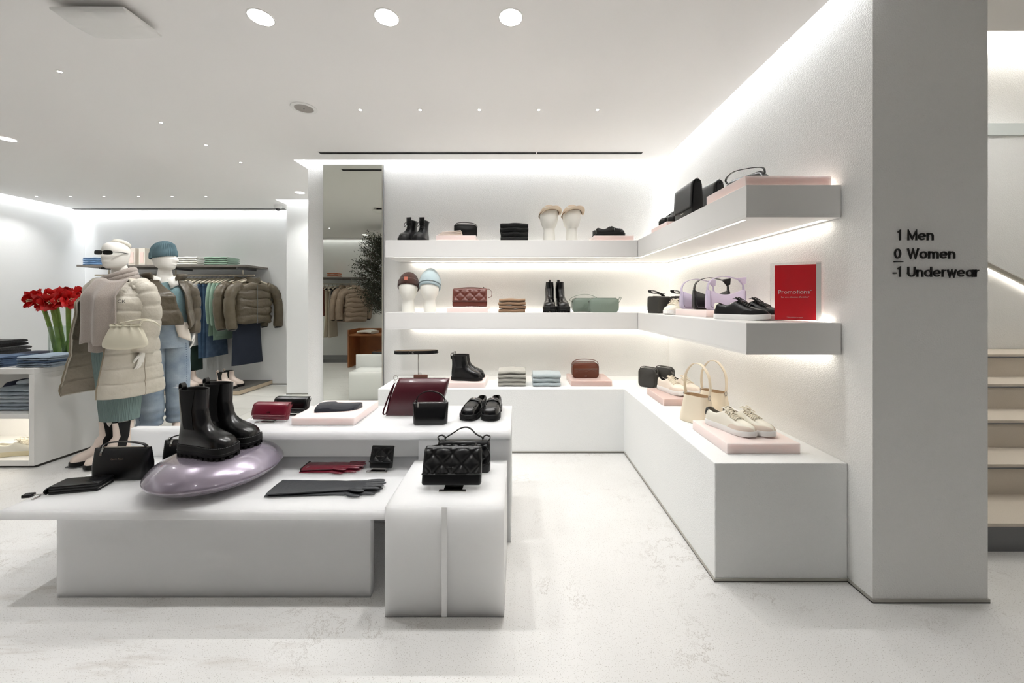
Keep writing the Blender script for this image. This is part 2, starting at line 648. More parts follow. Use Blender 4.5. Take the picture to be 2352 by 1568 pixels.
# stairwell wall: slanted handrail recess
YS = 3.35
def pxs(px, py, Y=YS):
    return (ux(px, Y), uz(py, Y))
struct(MB().box(2.05, 5.0, YS, YS + .1, .5, 4.0).build('wall_stairwell', M_PLASTER, smooth=0))
struct(MB().box(2.03, 5.0, 1.95, YS, 3.62, 3.7).build('ceiling_stairwell', M_CEIL, smooth=0))
tag(MB().box(2.1, 4.95, YS - .07, YS - .02, 3.585, 3.6).build('stair_cove_light', emat('stair_led', (255, 250, 242), STAIR_LED), smooth=0), 'white cove light strip high on the stairwell wall', 'light strip')
a, b = Vector((3.2, YS - .035, 0)), Vector((4.95, YS - .035, 0))
def railz(x):
    x0, z0 = pxs(2269, 614)
    x1, z1 = pxs(2352, 655)
    return z0 + (x - x0) * (z1 - z0) / (x1 - x0)
a.z, b.z = railz(a.x), railz(b.x)
hr = thing('handrail', 'slim metal handrail with light line slanting down the stairwell wall', 'handrail', (a.x, a.y, a.z))
d = b - a
MB().tube([(0, 0, 0), d], .03, 4, flat=(1, .9)).build('rail_profile', M_TRIM, hr, smooth=0)
MB().tube([Vector((0, .005, -.036)), d + Vector((0, .005, -.036))], .008, 4).build('light_line', emat('rail_led', (255, 248, 236), 4), hr, smooth=0)
def skz(x):
    x0, z0 = pxs(2269, 942)
    x1, z1 = pxs(2352, 958)
    return z0 + (x - x0) * (z1 - z0) / (x1 - x0)
# pale horizontal band high on the stairwell wall
band = MB().box(2.1, 4.98, YS - .02, YS - .001, uz(312, YS), uz(285, YS)).build('wall_band', mat('pale_band', (208, 214, 212), .3), smooth=0)
tag(band, 'pale grey horizontal band across the stairwell wall', 'wall band')

# ---------------------------------------------------------------- built-in plaster bench (L shape)
BX, BY, BZ = .916, 3.231, .549
bench = MB().prism([(-1.20, YA - .001), (-1.20, BY), (BX, BY), (BX, 1.749), (WX - .002, 1.749), (WX - .002, YA - .001)], 0.012, BZ).build('display_bench', M_BENCH, smooth=0, bevel=.004)
tag(bench, 'white plaster L-shaped bench built along the shelf wall and right wall', 'bench')
MB().prism([(-1.205, YA - .001), (-1.205, BY - .005), (BX - .005, BY - .005), (BX - .005, 1.744), (WX - .002, 1.744), (WX - .002, YA - .001)], 0, .006).build('shadow_gap', M_GAP, bench, smooth=0)
MB().prism([(-1.205, YA - .001), (-1.205, BY - .006), (BX - .006, BY - .006), (BX - .006, 1.743), (WX - .002, 1.743), (WX - .002, YA - .001)], .006, .016).build('edge_profile', M_TRIM, bench, smooth=0)

# ---------------------------------------------------------------- two L-shaped wall shelves with LED lines
SX, SY = 1.080, 3.385
def wall_shelf(z0, z1, label):
    s = thing('wall_shelf', label, 'shelf', (0, YA, z0), 0, 'thick wall shelves')
    h = z1 - z0
    g = .003
    # body sections with a groove for the LED lines underneath
    for nm, pts in (('shelf_section', [(-1.19, -.002), (-1.19, SY - YA), (SX - g, SY - YA), (SX - g, -.002)]),
                    ('shelf_section', [(SX, -.002), (SX, 1.779 - YA), (WX - .006, 1.779 - YA), (WX - .006, -.002)])):
        MB().prism(pts, .012, h).build(nm, M_SHELF, s, smooth=0, bevel=.002)
    # underside panels between the LED lines
    e = .03
    def under(x0, x1, y0, y1):
        MB().box(x0, x1, y0, y1, 0, .0125).build('underside_panel', M_SHELF, s, smooth=0)
    def led(x0, x1, y0, y1):
        MB().box(x0, x1, y0, y1, .004, .0122).build('led_line', M_SLED, s, smooth=0)
    yf = SY - YA
    ye = 1.779 - YA
    w_ = .016
    # front lip, front LED, middle panel, rear LED, rear lip (back wing)
    under(-1.19, SX, yf, yf + .022)
    led(-1.12, SX + .022, yf + .022, yf + .022 + w_)
    under(-1.19, SX + .03, yf + .022 + w_, -.05)
    led(-1.06, WX - .05, -.05, -.02)
    under(-1.19, WX - .02, -.02, -.002)
    # right wing
    under(SX, SX + .022, ye, yf)
    led(SX + .022, SX + .022 + w_, ye + .07, yf + .022)
    under(SX + .022 + w_, WX - .05, ye + .06, -.05)
    led(WX - .05, WX - .02, ye + .06, -.05)
    under(WX - .02, WX - .006, ye, -.02)
    under(SX + .022, WX - .02, ye, ye + .06)
    # up-light at the wall side
    MB().box(-1.1, WX - .03, -.016, -.004, h - .002, h + .004).build('led_line', M_SLED, s, smooth=0)
    MB().box(WX - .022, WX - .01, ye + .05, -.03, h - .002, h + .004).build('led_line', M_SLED, s, smooth=0)
    return s
Z_UP, Z_MID = 1.851, 1.199
wall_shelf(1.697, Z_UP, 'upper white corner shelf with caps and bags, above the beanies')
wall_shelf(1.049, Z_MID, 'middle white corner shelf carrying the beanies and the red sign')

# ---------------------------------------------------------------- tall mirror
mr = thing('wall_mirror', 'tall frameless mirror on the wall left of the shelves', 'mirror', (0, YA - .03, 0))
mx0, mx1, mz1 = ux(742, YA - .03), ux(880, YA - .03), uz(378, YA - .03)
MB().box(mx0, mx1, .0, .022, .05, mz1).build('backing', M_GREYMETAL, mr, smooth=0)
MB().box(mx0 + .003, mx1 - .012, -.004, -.0005, .053, mz1 - .003).build('mirror_glass', mat('mirror', (214, 216, 208), 0, 1), mr, smooth=0)
MB().box(mx1 - .011, mx1, -.006, .0, .05, mz1).build('edge_profile', M_TRIM, mr, smooth=0)

# ================================================================ ceiling fittings
def disc(r, z0, z1, n=24):
    return MB().lathe([(r, z0), (r, z1)], n)
M_LAMP = emat('lamp_lens', (255, 250, 242), 8)
M_PIN = emat('pin_lens', (255, 248, 236), 18)
def downlight(x, y, label, r=.056, watts=DOWN_W, z=ZC):
    t = thing('downlight', label, 'ceiling light', (x, y, z), 0, 'round recessed downlights')
    MB().lathe([(r, -.001), (r + .006, -.001), (r + .006, -.004), (r, -.004), (r, -.001)], 28, cap0=False, cap1=False).build('ring', M_WHITE, t)
    disc(r, -.003, -.0005, 28).build('lens', M_LAMP, t)
    light('SPOT', (x, y, z - .012), watts, spot_size=2.3, spot_blend=.8, shadow_soft_size=.05)
downlight(-1.265, 1.855, 'round downlight nearest the white ceiling access point')
downlight(-.645, 1.855, 'middle round downlight of the three in the front row')
downlight(-.034, 1.855, 'round downlight at the right end of the front row of three')
downlight(-4.4, 3.24, 'round downlight at the far left edge of the ceiling')
downlight(-2.80, 4.84, 'round downlight just left of the corner beside the tall mirror')
def pinspot(x, y, label, grp):
    t = thing('pin_spot', label, 'ceiling light', (x, y, ZC), 0, grp)
    MB().lathe([(.011, -.0008), (.019, -.0008), (.019, -.002), (.011, -.002), (.011, -.0008)], 16, cap0=False, cap1=False).build('ring', M_WHITE, t)
    disc(.011, -.0025, -.0004, 12).build('lens', M_PIN, t)
    light('SPOT', (x, y, ZC - .01), SPOT_W, spot_size=2.0, spot_blend=.8, shadow_soft_size=.02)
for k, x in enumerate((-1.149, -.713, -.28, .153, .582)):
    pinspot(x, 2.752, ['leftmost pin spot of the row of five nearest the speaker', 'second pin spot from the left in the row of five in front of the shelves',
                       'middle pin spot of the row of five in front of the shelves', 'fourth pin spot from the left in the row of five in front of the shelves',
                       'rightmost pin spot of the row of five in front of the shelves'][k], 'pin spots in front of the shelves')
for k, y in enumerate((2.294, 2.946, 3.373, 3.796)):
    pinspot(-2.79, y, ['pin spot nearest the access point in the line running to the back', 'second pin spot of the line running to the back of the shop',
                       'third pin spot of the line running to the back of the shop', 'farthest pin spot of the line running to the back of the shop'][k], 'pin spots in the line to the back')
for k, x in enumerate((-6.42, -5.97, -5.52, -5.06, -4.61, -4.16)):
    pinspot(x, 5.025, ['leftmost', 'second from left', 'third from left', 'fourth from left', 'fifth from left', 'rightmost'][k] + ' pin spot of the six in front of the clothes rail', 'pin spots before the clothes rail')
for k, x in enumerate((-3.2, -1.6, 0, 1.3, 3.0)):  # unseen row added to brighten faces turned to the viewpoint
    downlight(x, -.35, ['leftmost', 'second', 'middle', 'fourth', 'rightmost'][k] + ' round fill downlight added unseen behind the viewpoint', watts=4)
downlight(3.3, 1.2, 'round downlight added unseen at the foot of the stairs', watts=18)  # lamp added out of view to brighten the steps
downlight(4.0, 2.55, 'round downlight added unseen in the high stairwell ceiling', watts=38, z=3.62)  # added fill lamp, lifts the dark stairwell
# unseen continuation of the lamp rows behind the photographer
for x, lb_ in ((-4.3, 'left pin spot of the pair reflected in the tall mirror'), (-3.6, 'right pin spot of the pair reflected in the tall mirror')):
    pinspot(x, .35, lb_, 'pin spots behind the viewpoint')
# speaker
t = thing('ceiling_speaker', 'round grey ceiling speaker in a white ring', 'speaker', (-1.548, 2.728, ZC))
MB().lathe([(.062, -.001), (.088, -.001), (.086, -.005), (.064, -.006), (.062, -.001)], 32, cap0=False, cap1=False).build('ring', M_WHITE, t)
disc(.061, -.004, -.0005, 32).build('grille', mat('speaker_grille', (172, 166, 160), .7, bump=(900, .6)), t)
MB().sphere((0, 0, -.005), .004, 8, 6).build('centre_dot', M_GREYMETAL, t)
# linear air slots
def slot(x0, x1, y, wd, label, seam=None):
    t = thing('air_slot', label, 'air vent', ((x0 + x1) / 2, y, ZC))
    L = (x1 - x0) / 2
    segs = [(-L, L)] if seam is None else [(-L, seam - (x0 + x1) / 2 - .004), (seam - (x0 + x1) / 2 + .004, L)]
    for (a0, a1) in segs:
        MB().box(a0, a1, -wd / 2, wd / 2, -.002, -.0004).build('slot', M_DARKSLOT, t, smooth=0)
    for sg in (-1, 1):
        MB().box(-L, L, sg * (wd / 2 + .004) - .003, sg * (wd / 2 + .004) + .003, -.004, -.0004).build('edge_profile', M_WHITE, t, smooth=0)
slot(-1.87, 1.174, 3.551, .05, 'long dark air slot in the ceiling before the shelf wall', .178)
slot(-6.75, -3.52, 5.70, .06, 'long dark air slot in the ceiling before the clothes rail')
slot(-4.6, -1.6, -.75, .03, 'dark air slot in the ceiling near the rear wall')
# access point
t = thing('access_point', 'white wireless access point plate hanging under the ceiling', 'access point', (-2.0, 1.84, ZC))
MB().box(-.12, .12, -.05, .06, -.022, 0).build('bracket', M_BLACK, t, smooth=0)
def ap_ring(z, sx_, sy_, bulge):
    r = []
    for (ax, ay, bx, by, ex, ey) in ((-1, -1, 1, -1, 0, -1), (1, -1, 1, 1, 1, 0), (1, 1, -1, 1, 0, 1), (-1, 1, -1, -1, -1, 0)):
        for k in range(8):
            u = k / 8
            q = 1 - (2 * u - 1) ** 2
            r.append(((lerp(ax, bx, u) + ex * bulge * q) * sx_, (lerp(ay, by, u) + ey * bulge * q) * sy_, z))
    return r
MB().loft([ap_ring(-.026, .150, .085, .0), ap_ring(-.034, .172, .094, .02), ap_ring(-.044, .172, .094, .02), ap_ring(-.056, .15, .08, .12), ap_ring(-.062, .08, .04, .2)]).build('body', M_WHITE, t, smooth=50)
text_mesh('wifi', .014, .0004, 'logo_lettering', M_GREYMETAL, t, (.10, .075, -.0535), (PI, 0, 0)) if False else None
MB().sphere((.15, .07, -.052), .003, 8, 6).build('status_light', emat('status_led', (190, 170, 255), 3), t)
# dome camera
t = thing('security_camera', 'small dome security camera at the ceiling corner by the clothes rail', 'camera', (-3.5, 5.5, ZC))
MB().lathe([(.052, 0), (.055, -.01), (.05, -.035), (.038, -.045)], 20).build('housing', M_WHITE, t)
MB().sphere((0, 0, -.045), .034, 14, 10).build('dome', mat('smoked_dome', (60, 60, 62), .1), t)
# ================================================================ goods: materials
M_LEATHER = mat('black_leather', (7, 7, 8), .24, bump=(420, .12, .0015), spec=.5)
M_LEATHER_M = mat('black_grained_leather', (11, 11, 13), .30, bump=(600, .25, .0015), spec=.4)
M_RUBBER = mat('black_rubber', (9, 9, 9), .55, spec=.3)
M_KNITBLACK = mat('black_elastic', (10, 10, 10), .85)
M_STITCH = mat('grey_stitch', (92, 92, 92), .8)
M_INNER = mat('dark_lining', (24, 22, 21), .8)
M_BURG = mat('burgundy_leather', (70, 16, 28), .32, bump=(420, .15, .0015), coat=.2)
M_RED = mat('red_leather', (108, 10, 34), .34, bump=(420, .12, .0015), coat=.2)
M_BROWN = mat('brown_leather', (96, 48, 38), .36, bump=(420, .15, .0015), coat=.1)
M_BROWN2 = mat('chestnut_leather', (98, 50, 30), .4, bump=(420, .2, .0015))
M_GREEN = mat('sage_leather', (126, 140, 129), .45, bump=(500, .15, .0015))
M_LILAC = mat('lilac_leather', (200, 190, 214), .45, bump=(500, .12, .0015))
M_CREAM = mat('cream_leather', (232, 220, 198), .42, bump=(420, .12, .0015))
M_OFFWHITE = mat('off_white_leather', (232, 228, 214), .45, bump=(420, .1, .0015))
M_SUEDE = mat('pale_suede', (222, 208, 194), .9, bump=(700, .2, .0015))
M_SOLEW = mat('white_rubber', (236, 236, 234), .5)
M_LACEW = mat('white_lace', (226, 218, 200), .9)
M_SILVER = mat('silver_fabric', (150, 142, 128), .35, .6)
M_BEIGE = mat('blush_leather', (224, 208, 196), .55, bump=(420, .1, .0015))
M_PINK = acrylic('pink_acrylic', (238, 222, 218), .03, .35)
M_FROST = acrylic('frosted_acrylic', (246, 247, 249), .12, .35, .15)
M_FORM = mat('matt_white_form', (238, 236, 228), .6)

# ---------------------------------------------------------------- shoes (toe along local +X)
OUT = [(0, .0), (.015, .30), (.05, .52), (.12, .66), (.28, .70), (.45, .74), (.6, .9), (.72, 1.0), (.83, .95), (.92, .74), (.97, .46), (1, .0)]
OUT_ROUND = [(0, .0), (.015, .30), (.05, .52), (.12, .66), (.28, .72), (.45, .78), (.6, .92), (.72, 1.0), (.85, 1.0), (.93, .84), (.975, .58), (1, .0)]
def half_w(s, prof=OUT):
    return max(0, pw(prof, s))
def outline(L, W, n=22, grow=0, prof=OUT, x0=None):
    """closed footprint polygon, counter-clockwise"""
    ss = [.5 - .5 * math.cos(PI * k / n) for k in range(n + 1)]
    up = [((s - .5) * (L + 2 * grow), half_w(s, prof) * (W / 2 + grow)) for s in ss]
    return [(x, -y) for x, y in up] + [(x, y) for x, y in up[-2:0:-1]]
def sole_mesh(L, W, z0, z1, grow, prof=OUT, lug=0, arch=None, n=22, toe_spring=0):
    o = outline(L, W, n, grow, prof)
    rings = []
    def zz(x, z):
        t = max(0, (x / L + .5 - .7) / .3)
        return z + toe_spring * t * t
    q = .93
    for (z, k) in ((z0, q), (z0 + .15 * (z1 - z0), 1), (z1 - .1 * (z1 - z0), 1), (z1, .985)):
        rings.append([(x * k, y * k, zz(x, z)) for x, y in o])
    return MB().loft(rings, True, True, True)

def low_shoe(name, label, m_up, m_sole, L=.285, W=.098, zs=.026, kind='sneaker', loc=(0, 0, 0), rz=0, group=None, m_over=None, m_lace=None, m_heel=None, m_in=None, cat='shoe', logo=None):
    t = thing(name, label, cat, loc, rz, group)
    prof = OUT if kind == 'sneaker' else OUT_ROUND
    if kind == 'sneaker':
        H = [(0, .060), (.06, .066), (.14, .058), (.26, .052), (.36, .064), (.44, .078), (.5, .074), (.6, .060), (.72, .046), (.84, .037), (.93, .028), (.98, .016), (1, .004)]
        op0, op1, ow = .03, .47, .62
    else:
        H = [(0, .048), (.06, .056), (.14, .050), (.25, .042), (.36, .050), (.45, .066), (.52, .068), (.6, .060), (.72, .050), (.84, .043), (.93, .034), (.98, .02), (1, .004)]
        op0, op1, ow = .04, .50, .62
    N, K = 34, 9
    def wo(s):
        if s < op0:
            return 0
        if s < op1:
            u = (s - op0) / (op1 - op0)
            return ow * half_w(s, prof) * W / 2 * (max(0, math.sin(PI * min(1, u ** .8)))) ** .42
        return 0
    def S(s, t_, off=0):
        wv = half_w(s, prof) * W / 2
        o_ = wo(s)
        h = pw(H, s)
        e1, e2 = .62, .85
        y = o_ + (wv - o_) * max(0, math.cos(t_ * PI / 2)) ** e1
        z = h * max(0, math.sin(t_ * PI / 2)) ** e2
        x = (s - .5) * L
        # heel counter leans slightly
        return Vector((x * (1 + off * 2), y + off * (.3 + math.cos(t_ * PI / 2)), zs + z + off * math.sin(t_ * PI / 2)))
    ss = [.5 - .5 * math.cos(PI * k / N) for k in range(N + 1)]
    m = MB()
    rings = []
    for s in ss:
        right = [S(s, j / K) for j in range(K + 1)]
        left = [Vector((p.x, -p.y, p.z)) for p in right]
        rings.append((left, right))
    m.loft([r[0] for r in rings], False, False, False)
    m.loft([r[1][::-1] for r in rings], False, False, False)
    m.build('upper', m_up, t, smooth=60)
    # lining: collar edge going down inside, plus insole
    m = MB()
    li = [s for s in ss if op0 <= s <= op1]
    rl, rr = [], []
    for s in li:
        p = S(s, 1)
        rr.append([p, Vector((p.x, p.y * .96, p.z - .012)), Vector((p.x, p.y * .9, zs + .012))])
        rl.append([Vector((q.x, -q.y, q.z)) for q in rr[-1]])
    m.loft(rr, False, False, False)
    m.loft([r[::-1] for r in rl], False, False, False)
    m.loft([[a[-1], b[-1]] for a, b in zip(rl, rr)], False, False, False)
    m.build('lining', m_in or M_INNER, t, smooth=60)
    # sole
    if kind == 'sneaker':
        sole_mesh(L, W, 0, zs + .004, .004, prof, toe_spring=.006).build('sole', m_sole, t, smooth=50)
    else:
        sole_mesh(L, W, .012, zs + .003, .005, prof).build('sole', m_sole, t, smooth=50)
        h_ = [(x, y) for x, y in outline(L, W, 22, .004, prof) if x < -L * .5 + L * .3]
        MB().prism(h_, 0, .016).build('heel', m_sole, t, smooth=50)
        h_ = [(x, y) for x, y in outline(L, W, 22, .004, prof) if x > L * .02]
        MB().prism(h_, .002, .013).build('tread', m_sole, t, smooth=50)
    if kind == 'sneaker':
        if m_over:
            g = MB()
            for sg in (1, -1):
                def ov(u, v, sg=sg):
                    s = .56 + .44 * u
                    tt = v * (.34 * min(1, u / .28) ** .7 + .66 * max(0, (u - .45) / .55) ** 1.2)
                    p = S(s, min(1, tt), .0016)
                    return (p.x, sg * p.y, p.z)
                g.grid(ov, 16, 7)
            g.build('toe_overlay', m_over, t, smooth=60)
        if m_heel:
            g = MB()
            for sg in (1, -1):
                def ov(u, v, sg=sg):
                    p = S(.0 + .13 * u * (.5 + .5 * v), .25 + .75 * v, .0022)
                    return (p.x - .001, sg * p.y, p.z)
                g.grid(ov, 8, 6)
            g.build('heel_tab', m_heel, t, smooth=60)
        # tongue and laces
        g = MB()
        g.grid(lambda u, v: (lambda p: (p.x - .012 * (1 - u), (v - .5) * .036, p.z + .004 + .010 * (1 - u)))(S(.42 + .14 * u, 1)), 6, 4)
        g.build('tongue', m_up, t, smooth=60, solid=.004)
        g = MB()
        for k in range(6):
            s0 = .475 + .038 * k
            for sg in (1, -1):
                a0 = S(s0, .66, .004)
                a1 = S(s0 + .03, .66, .004)
                mid = S(s0 + .015, 1, .006)
                g.tube(curve([(a0.x, sg * a0.y, a0.z), (mid.x, 0, mid.z + .003), (a1.x, -sg * a1.y, a1.z)], 6), .0026, 5)
        b0 = S(.465, 1, .008)
        for sg in (1, -1):
            g.tube(curve([(b0.x, 0, b0.z + .004), (b0.x - .01, sg * .018, b0.z + .012), (b0.x + .006, sg * .03, b0.z + .002), (b0.x + .012, sg * .012, b0.z), (b0.x, 0, b0.z + .004)], 10), .0024, 5)
            g.tube(curve([(b0.x, 0, b0.z + .004), (b0.x + .015, sg * .02, b0.z - .002), (b0.x + .03, sg * .034, b0.z - .016)], 6), .0024, 5)
        g.build('laces', m_lace or M_LACEW, t, smooth=60)
    else:
        # loafer apron seam and saddle strap
        g = MB()
        pts = []
        for k in range(17):
            a = k / 16
            s = .60 + .31 * math.sin(PI * a) ** .7
            p = S(s, .62 if s < .8 else .70, .0012)
            pts.append((p.x, p.y * (1 - 2 * a) / max(.2, abs(1 - 2 * a)) if abs(1 - 2 * a) > .2 else p.y * (1 - 2 * a) * 5 * .2 * 5 / 5, p.z + .001))
        g.tube(pts, .0022, 5)
        g.build('apron_seam', m_up, t, smooth=60)
        g = MB()
        rg = []
        for sgn in (-1, 1):
            pass
        def sd(u, v):
            tt = abs(2 * u - 1)
            p = S(.53 + .085 * v, 1 - .85 * tt, .0028)
            return (p.x, p.y * (1 if u > .5 else -1), p.z + .001)
        g.grid(sd, 16, 3)
        g.build('saddle_strap', m_up, t, smooth=60, solid=.003)
        if logo:
            p = S(.57, 1, .006)
            MB().box(p.x - .006, p.x + .006, -.008, .008, p.z - .001, p.z + .003).build('metal_plate', M_CHROME, t, smooth=0, bevel=.001)
    return t

def boot(name, label, m_up, m_sole, L=.29, W=.102, zs=.035, top=.30, loc=(0, 0, 0), rz=0, group=None, kind='chelsea', m_gus=None, lugs=False, shaft=.52, tabs=True, slim=1.0, m_in=None):
    t = thing(name, label, 'boot', loc, rz, group)
    x0 = -L / 2
    hgt = top - zs
    # ring table: height above sole, back, front (fraction of L), half width, roundness
    T = [(0, .0, 1.0, 1.0), (.014, -.004, .995, 1.0), (.028, -.004, .975, .985), (.038, -.002, .945, .96), (.046, 0, .90, .93), (.053, .004, .845, .89), (.060, .006, .78, .85),
         (.070, .010, .70, .80), (.082, .014, .63, .755), (.097, .018, .575, .72), (.115, .020, .54, .70), (.14, .018, .52, .70), (.17, .010, shaft - .005, .71)]
    T = [r for r in T if r[0] < hgt - .02]
    zl = T[-1]
    for k in range(1, 9):
        z = lerp(zl[0], hgt, k / 8)
        T.append((z, lerp(zl[1], -.01, k / 8), lerp(zl[2], shaft + .01 * k / 8, k / 8), lerp(zl[3], .74 * slim + (0 if slim < 1 else .02), k / 8)))
    n = 36
    def ring_at(r, off=0):
        z, xb, xf, wv = r
        out = []
        fl = min(1, z / .11)   # 0 foot outline .. 1 shaft ellipse
        for i in range(n):
            a = 2 * PI * i / n
            cx = (xb + xf) / 2
            u = cx + (xf - xb) / 2 * math.copysign(abs(math.cos(a)) ** .9, math.cos(a))
            sfrac = (u - xb) / (xf - xb)
            sfrac = min(1, max(0, sfrac))
            wf = half_w(sfrac, OUT_ROUND)
            we = math.sqrt(max(0, 1 - (2 * sfrac - 1) ** 2)) ** .9
            y = lerp(wf, we, fl) * wv * W / 2
            p = Vector((x0 + u * L, math.copysign(y, math.sin(a)) if abs(math.sin(a)) > 1e-6 else 0, zs + z))
            if off:
                d = Vector((p.x - (x0 + cx * L), p.y, 0))
                if d.length > 1e-6:
                    p += d.normalized() * off
            out.append(p)
        return out
    rings = [ring_at(r) for r in T]
    # dip the rim at the gussets for chelsea boots
    def dip(p, amt):
        return p
    inner = [[Vector((lerp(p.x, x0 + L * .25, .10), p.y * .88, p.z - .001)) for p in rings[-1]],
             [Vector((lerp(p.x, x0 + L * .25, .12), p.y * .85, p.z - .05)) for p in rings[-1]]]
    MB().loft(rings, True, True, False).build('upper', m_up, t, smooth=60)
    MB().loft([rings[-1]] + inner, True, False, True).build('lining', m_in or M_INNER, t, smooth=60)
    # sole
    sole_mesh(L, W, 0 if not lugs else .010, zs + .002, .006, OUT_ROUND).build('sole', m_sole, t, smooth=45)
    if lugs:
        o = outline(L, W, 26, .0065, OUT_ROUND)
        g = MB()
        for i in range(0, len(o), 2):
            p, q = Vector((*o[i], 0)), Vector((*o[(i + 1) % len(o)], 0))
            pi, qi = p * .72, q * .72
            g.add([(p.x, p.y, 0), (q.x, q.y, 0), (qi.x, qi.y, 0), (pi.x, pi.y, 0), (p.x, p.y, .014), (q.x, q.y, .014), (qi.x, qi.y, .014), (pi.x, pi.y, .014)],
                  [(0, 3, 2, 1), (4, 5, 6, 7), (0, 1, 5, 4), (1, 2, 6, 5), (2, 3, 7, 6), (3, 0, 4, 7)])
        g.build('tread', m_sole, t, smooth=0)
        o = outline(L, W, 26, .0035, OUT_ROUND)
        MB().tube([(x, y, zs + .003) for x, y in o], .0022, 5, closed=True).build('welt', M_RUBBER, t)
        g = MB()
        o = outline(L, W, 40, .0045, OUT_ROUND)
        for i in range(0, len(o)):
            p, q = Vector((*o[i], zs + .0055)), Vector((*o[(i + 1) % len(o)], zs + .0055))
            if (q - p).length > 1e-4:
                g.tube([p, p + (q - p) * .6], .0009, 4)
        g.build('welt_stitching', M_STITCH, t, smooth=0)
        # second moulded line on the sole
        o = outline(L, W, 26, .0062, OUT_ROUND)
        MB().tube([(x, y, zs * .62 + .004 * math.sin(x * 26 + 1)) for x, y in o], .0016, 4, closed=True).build('sole_line', M_STITCH if False else M_RUBBER, t)
    if kind == 'chelsea':
        for sg in (1, -1):
            g = MB()
            zi = [k for k, r in enumerate(T) if r[0] > .075]
            cols = []
            for k in zi:
                R = ring_at(T[k], .0018)
                fr = (k - zi[0]) / max(1, len(zi) - 1)
                a0, a1 = lerp(78, 58, fr), lerp(112, 122, fr)
                row = []
                for q in range(6):
                    a = lerp(a0, a1, q / 5) / 360 * n
                    i0 = int(a)
                    ft = a - i0
                    p = R[i0 % n].lerp(R[(i0 + 1) % n], ft)
                    row.append(Vector((p.x, sg * abs(p.y), p.z)))
                cols.append(row if sg > 0 else row[::-1])
            g.loft(cols, False, False, False)
            g.build('elastic_panel', m_gus or M_KNITBLACK, t, smooth=60)
        if tabs:
            zt = top
            g = MB()
            xb = x0 + L * .0
            g.strap(curve([(xb - .004, 0, zt - .03), (xb - .006, 0, zt + .012), (xb + .004, 0, zt + .026), (xb + .014, 0, zt + .012), (xb + .012, 0, zt - .02)], 14), (0, 1, 0), .022, .0025)
            g.build('pull_tab', m_up, t, smooth=60)
    if kind == 'lace':
        g = MB()
        k0 = [k for k, r in enumerate(T) if r[0] > .062]
        for a_, b_ in zip(k0[:-1], k0[1:]):
            for sg in (1, -1):
                pa = Vector((x0 + (T[a_][2] - .02) * L, sg * .018, zs + T[a_][0]))
                pb = Vector((x0 + (T[b_][2] - .02) * L, -sg * .018, zs + T[b_][0]))
                mid = Vector((x0 + max(T[a_][2], T[b_][2]) * L + .004, 0, zs + (T[a_][0] + T[b_][0]) / 2))
                g.tube([pa, mid, pb], .003, 5)
        p = Vector((x0 + T[-2][2] * L + .004, 0, top - .03))
        for sg in (1, -1):
            g.tube(curve([p, p + Vector((.01, sg * .03, .006)), p + Vector((.006, sg * .04, -.03)), p + Vector((.004, sg * .01, -.006))], 10), .0028, 5)
        g.build('laces', M_RUBBER, t, smooth=60)
        g = MB()
        g.grid(lambda u, v: (x0 + (shaft - .02) * L + .002, (u - .5) * .05, top - .04 + .07 * v), 3, 3)
        g.build('tongue', m_up, t, solid=.005)
        MB().tube(ring_at(T[-1], .001) + [ring_at(T[-1], .001)[0]], .004, 6).build('padded_collar', m_up, t)
    return t

def pair(fn, locs, rz, names, s=None):
    """first() builds a shoe; its copies get their own place and label"""
    first = fn(names[0])
    place(first, locs[0], rz if not isinstance(rz, (list, tuple)) else rz[0], names[0])
    out = [first]
    for k in range(1, len(locs)):
        c = copy_tree(first)
        place(c, locs[k], rz if not isinstance(rz, (list, tuple)) else rz[k], names[k])
        # mirror across the shoe axis
        c.scale = (1, -1, 1)
        out.append(c)
    return out

# ---------------------------------------------------------------- soft boxes, bags
def soft_box(wd, dp, ht, r=.02, prof=None, n=5, m=None):
    """lofted rounded body, base at z=0, width along X, depth along Y. prof: [(t, fx, fy)]"""
    prof = prof or [(0, .94, .86), (.04, .99, .97), (.12, 1, 1), (.5, 1.0, 1.03), (.88, 1, 1), (.96, .985, .95), (1, .95, .82)]
    rings = []
    for t_, fx, fy in prof:
        rings.append(rrect(wd / 2 * fx, dp / 2 * fy, r, ht * t_, n))
    return (m or MB()).loft(rings, True, True, True)

def quilt(wd, ht, y0, cell=.06, amp=.008, nx=46, nz=32, z0=0, lean=None, bend=0, edge=.06):
    """front panel with raised diamonds, facing -Y"""
    m = MB()
    def fn(u, v):
        x = (u - .5) * wd
        z = z0 + v * ht
        a = (x / cell + v * ht / cell * 1.0)
        b = (x / cell - v * ht / cell * 1.0)
        da = abs((a % 1) - .5) * 2
        db = abs((b % 1) - .5) * 2
        h = amp * (1 - max(da, db) ** 3)
        ed = min(u, 1 - u, v, 1 - v) / edge
        ed = min(1, ed)
        y = y0 - h * ed - bend * math.sin(PI * v)
        return (x, y + (.006 * (1 - ed) ** 2), z)
    m.grid(fn, nx, nz)
    return m

def ring_hw(m, c, r=.009, th=.0016, axis='x'):
    pts = []
    for k in range(12):
        a = 2 * PI * k / 12
        d = (0, math.cos(a), math.sin(a)) if axis == 'x' else ((math.cos(a), 0, math.sin(a)) if axis == 'y' else (math.cos(a), math.sin(a), 0))
        pts.append((c[0] + r * d[0], c[1] + r * d[1], c[2] + r * d[2]))
    m.tube(pts, th, 5, closed=True)
    return m

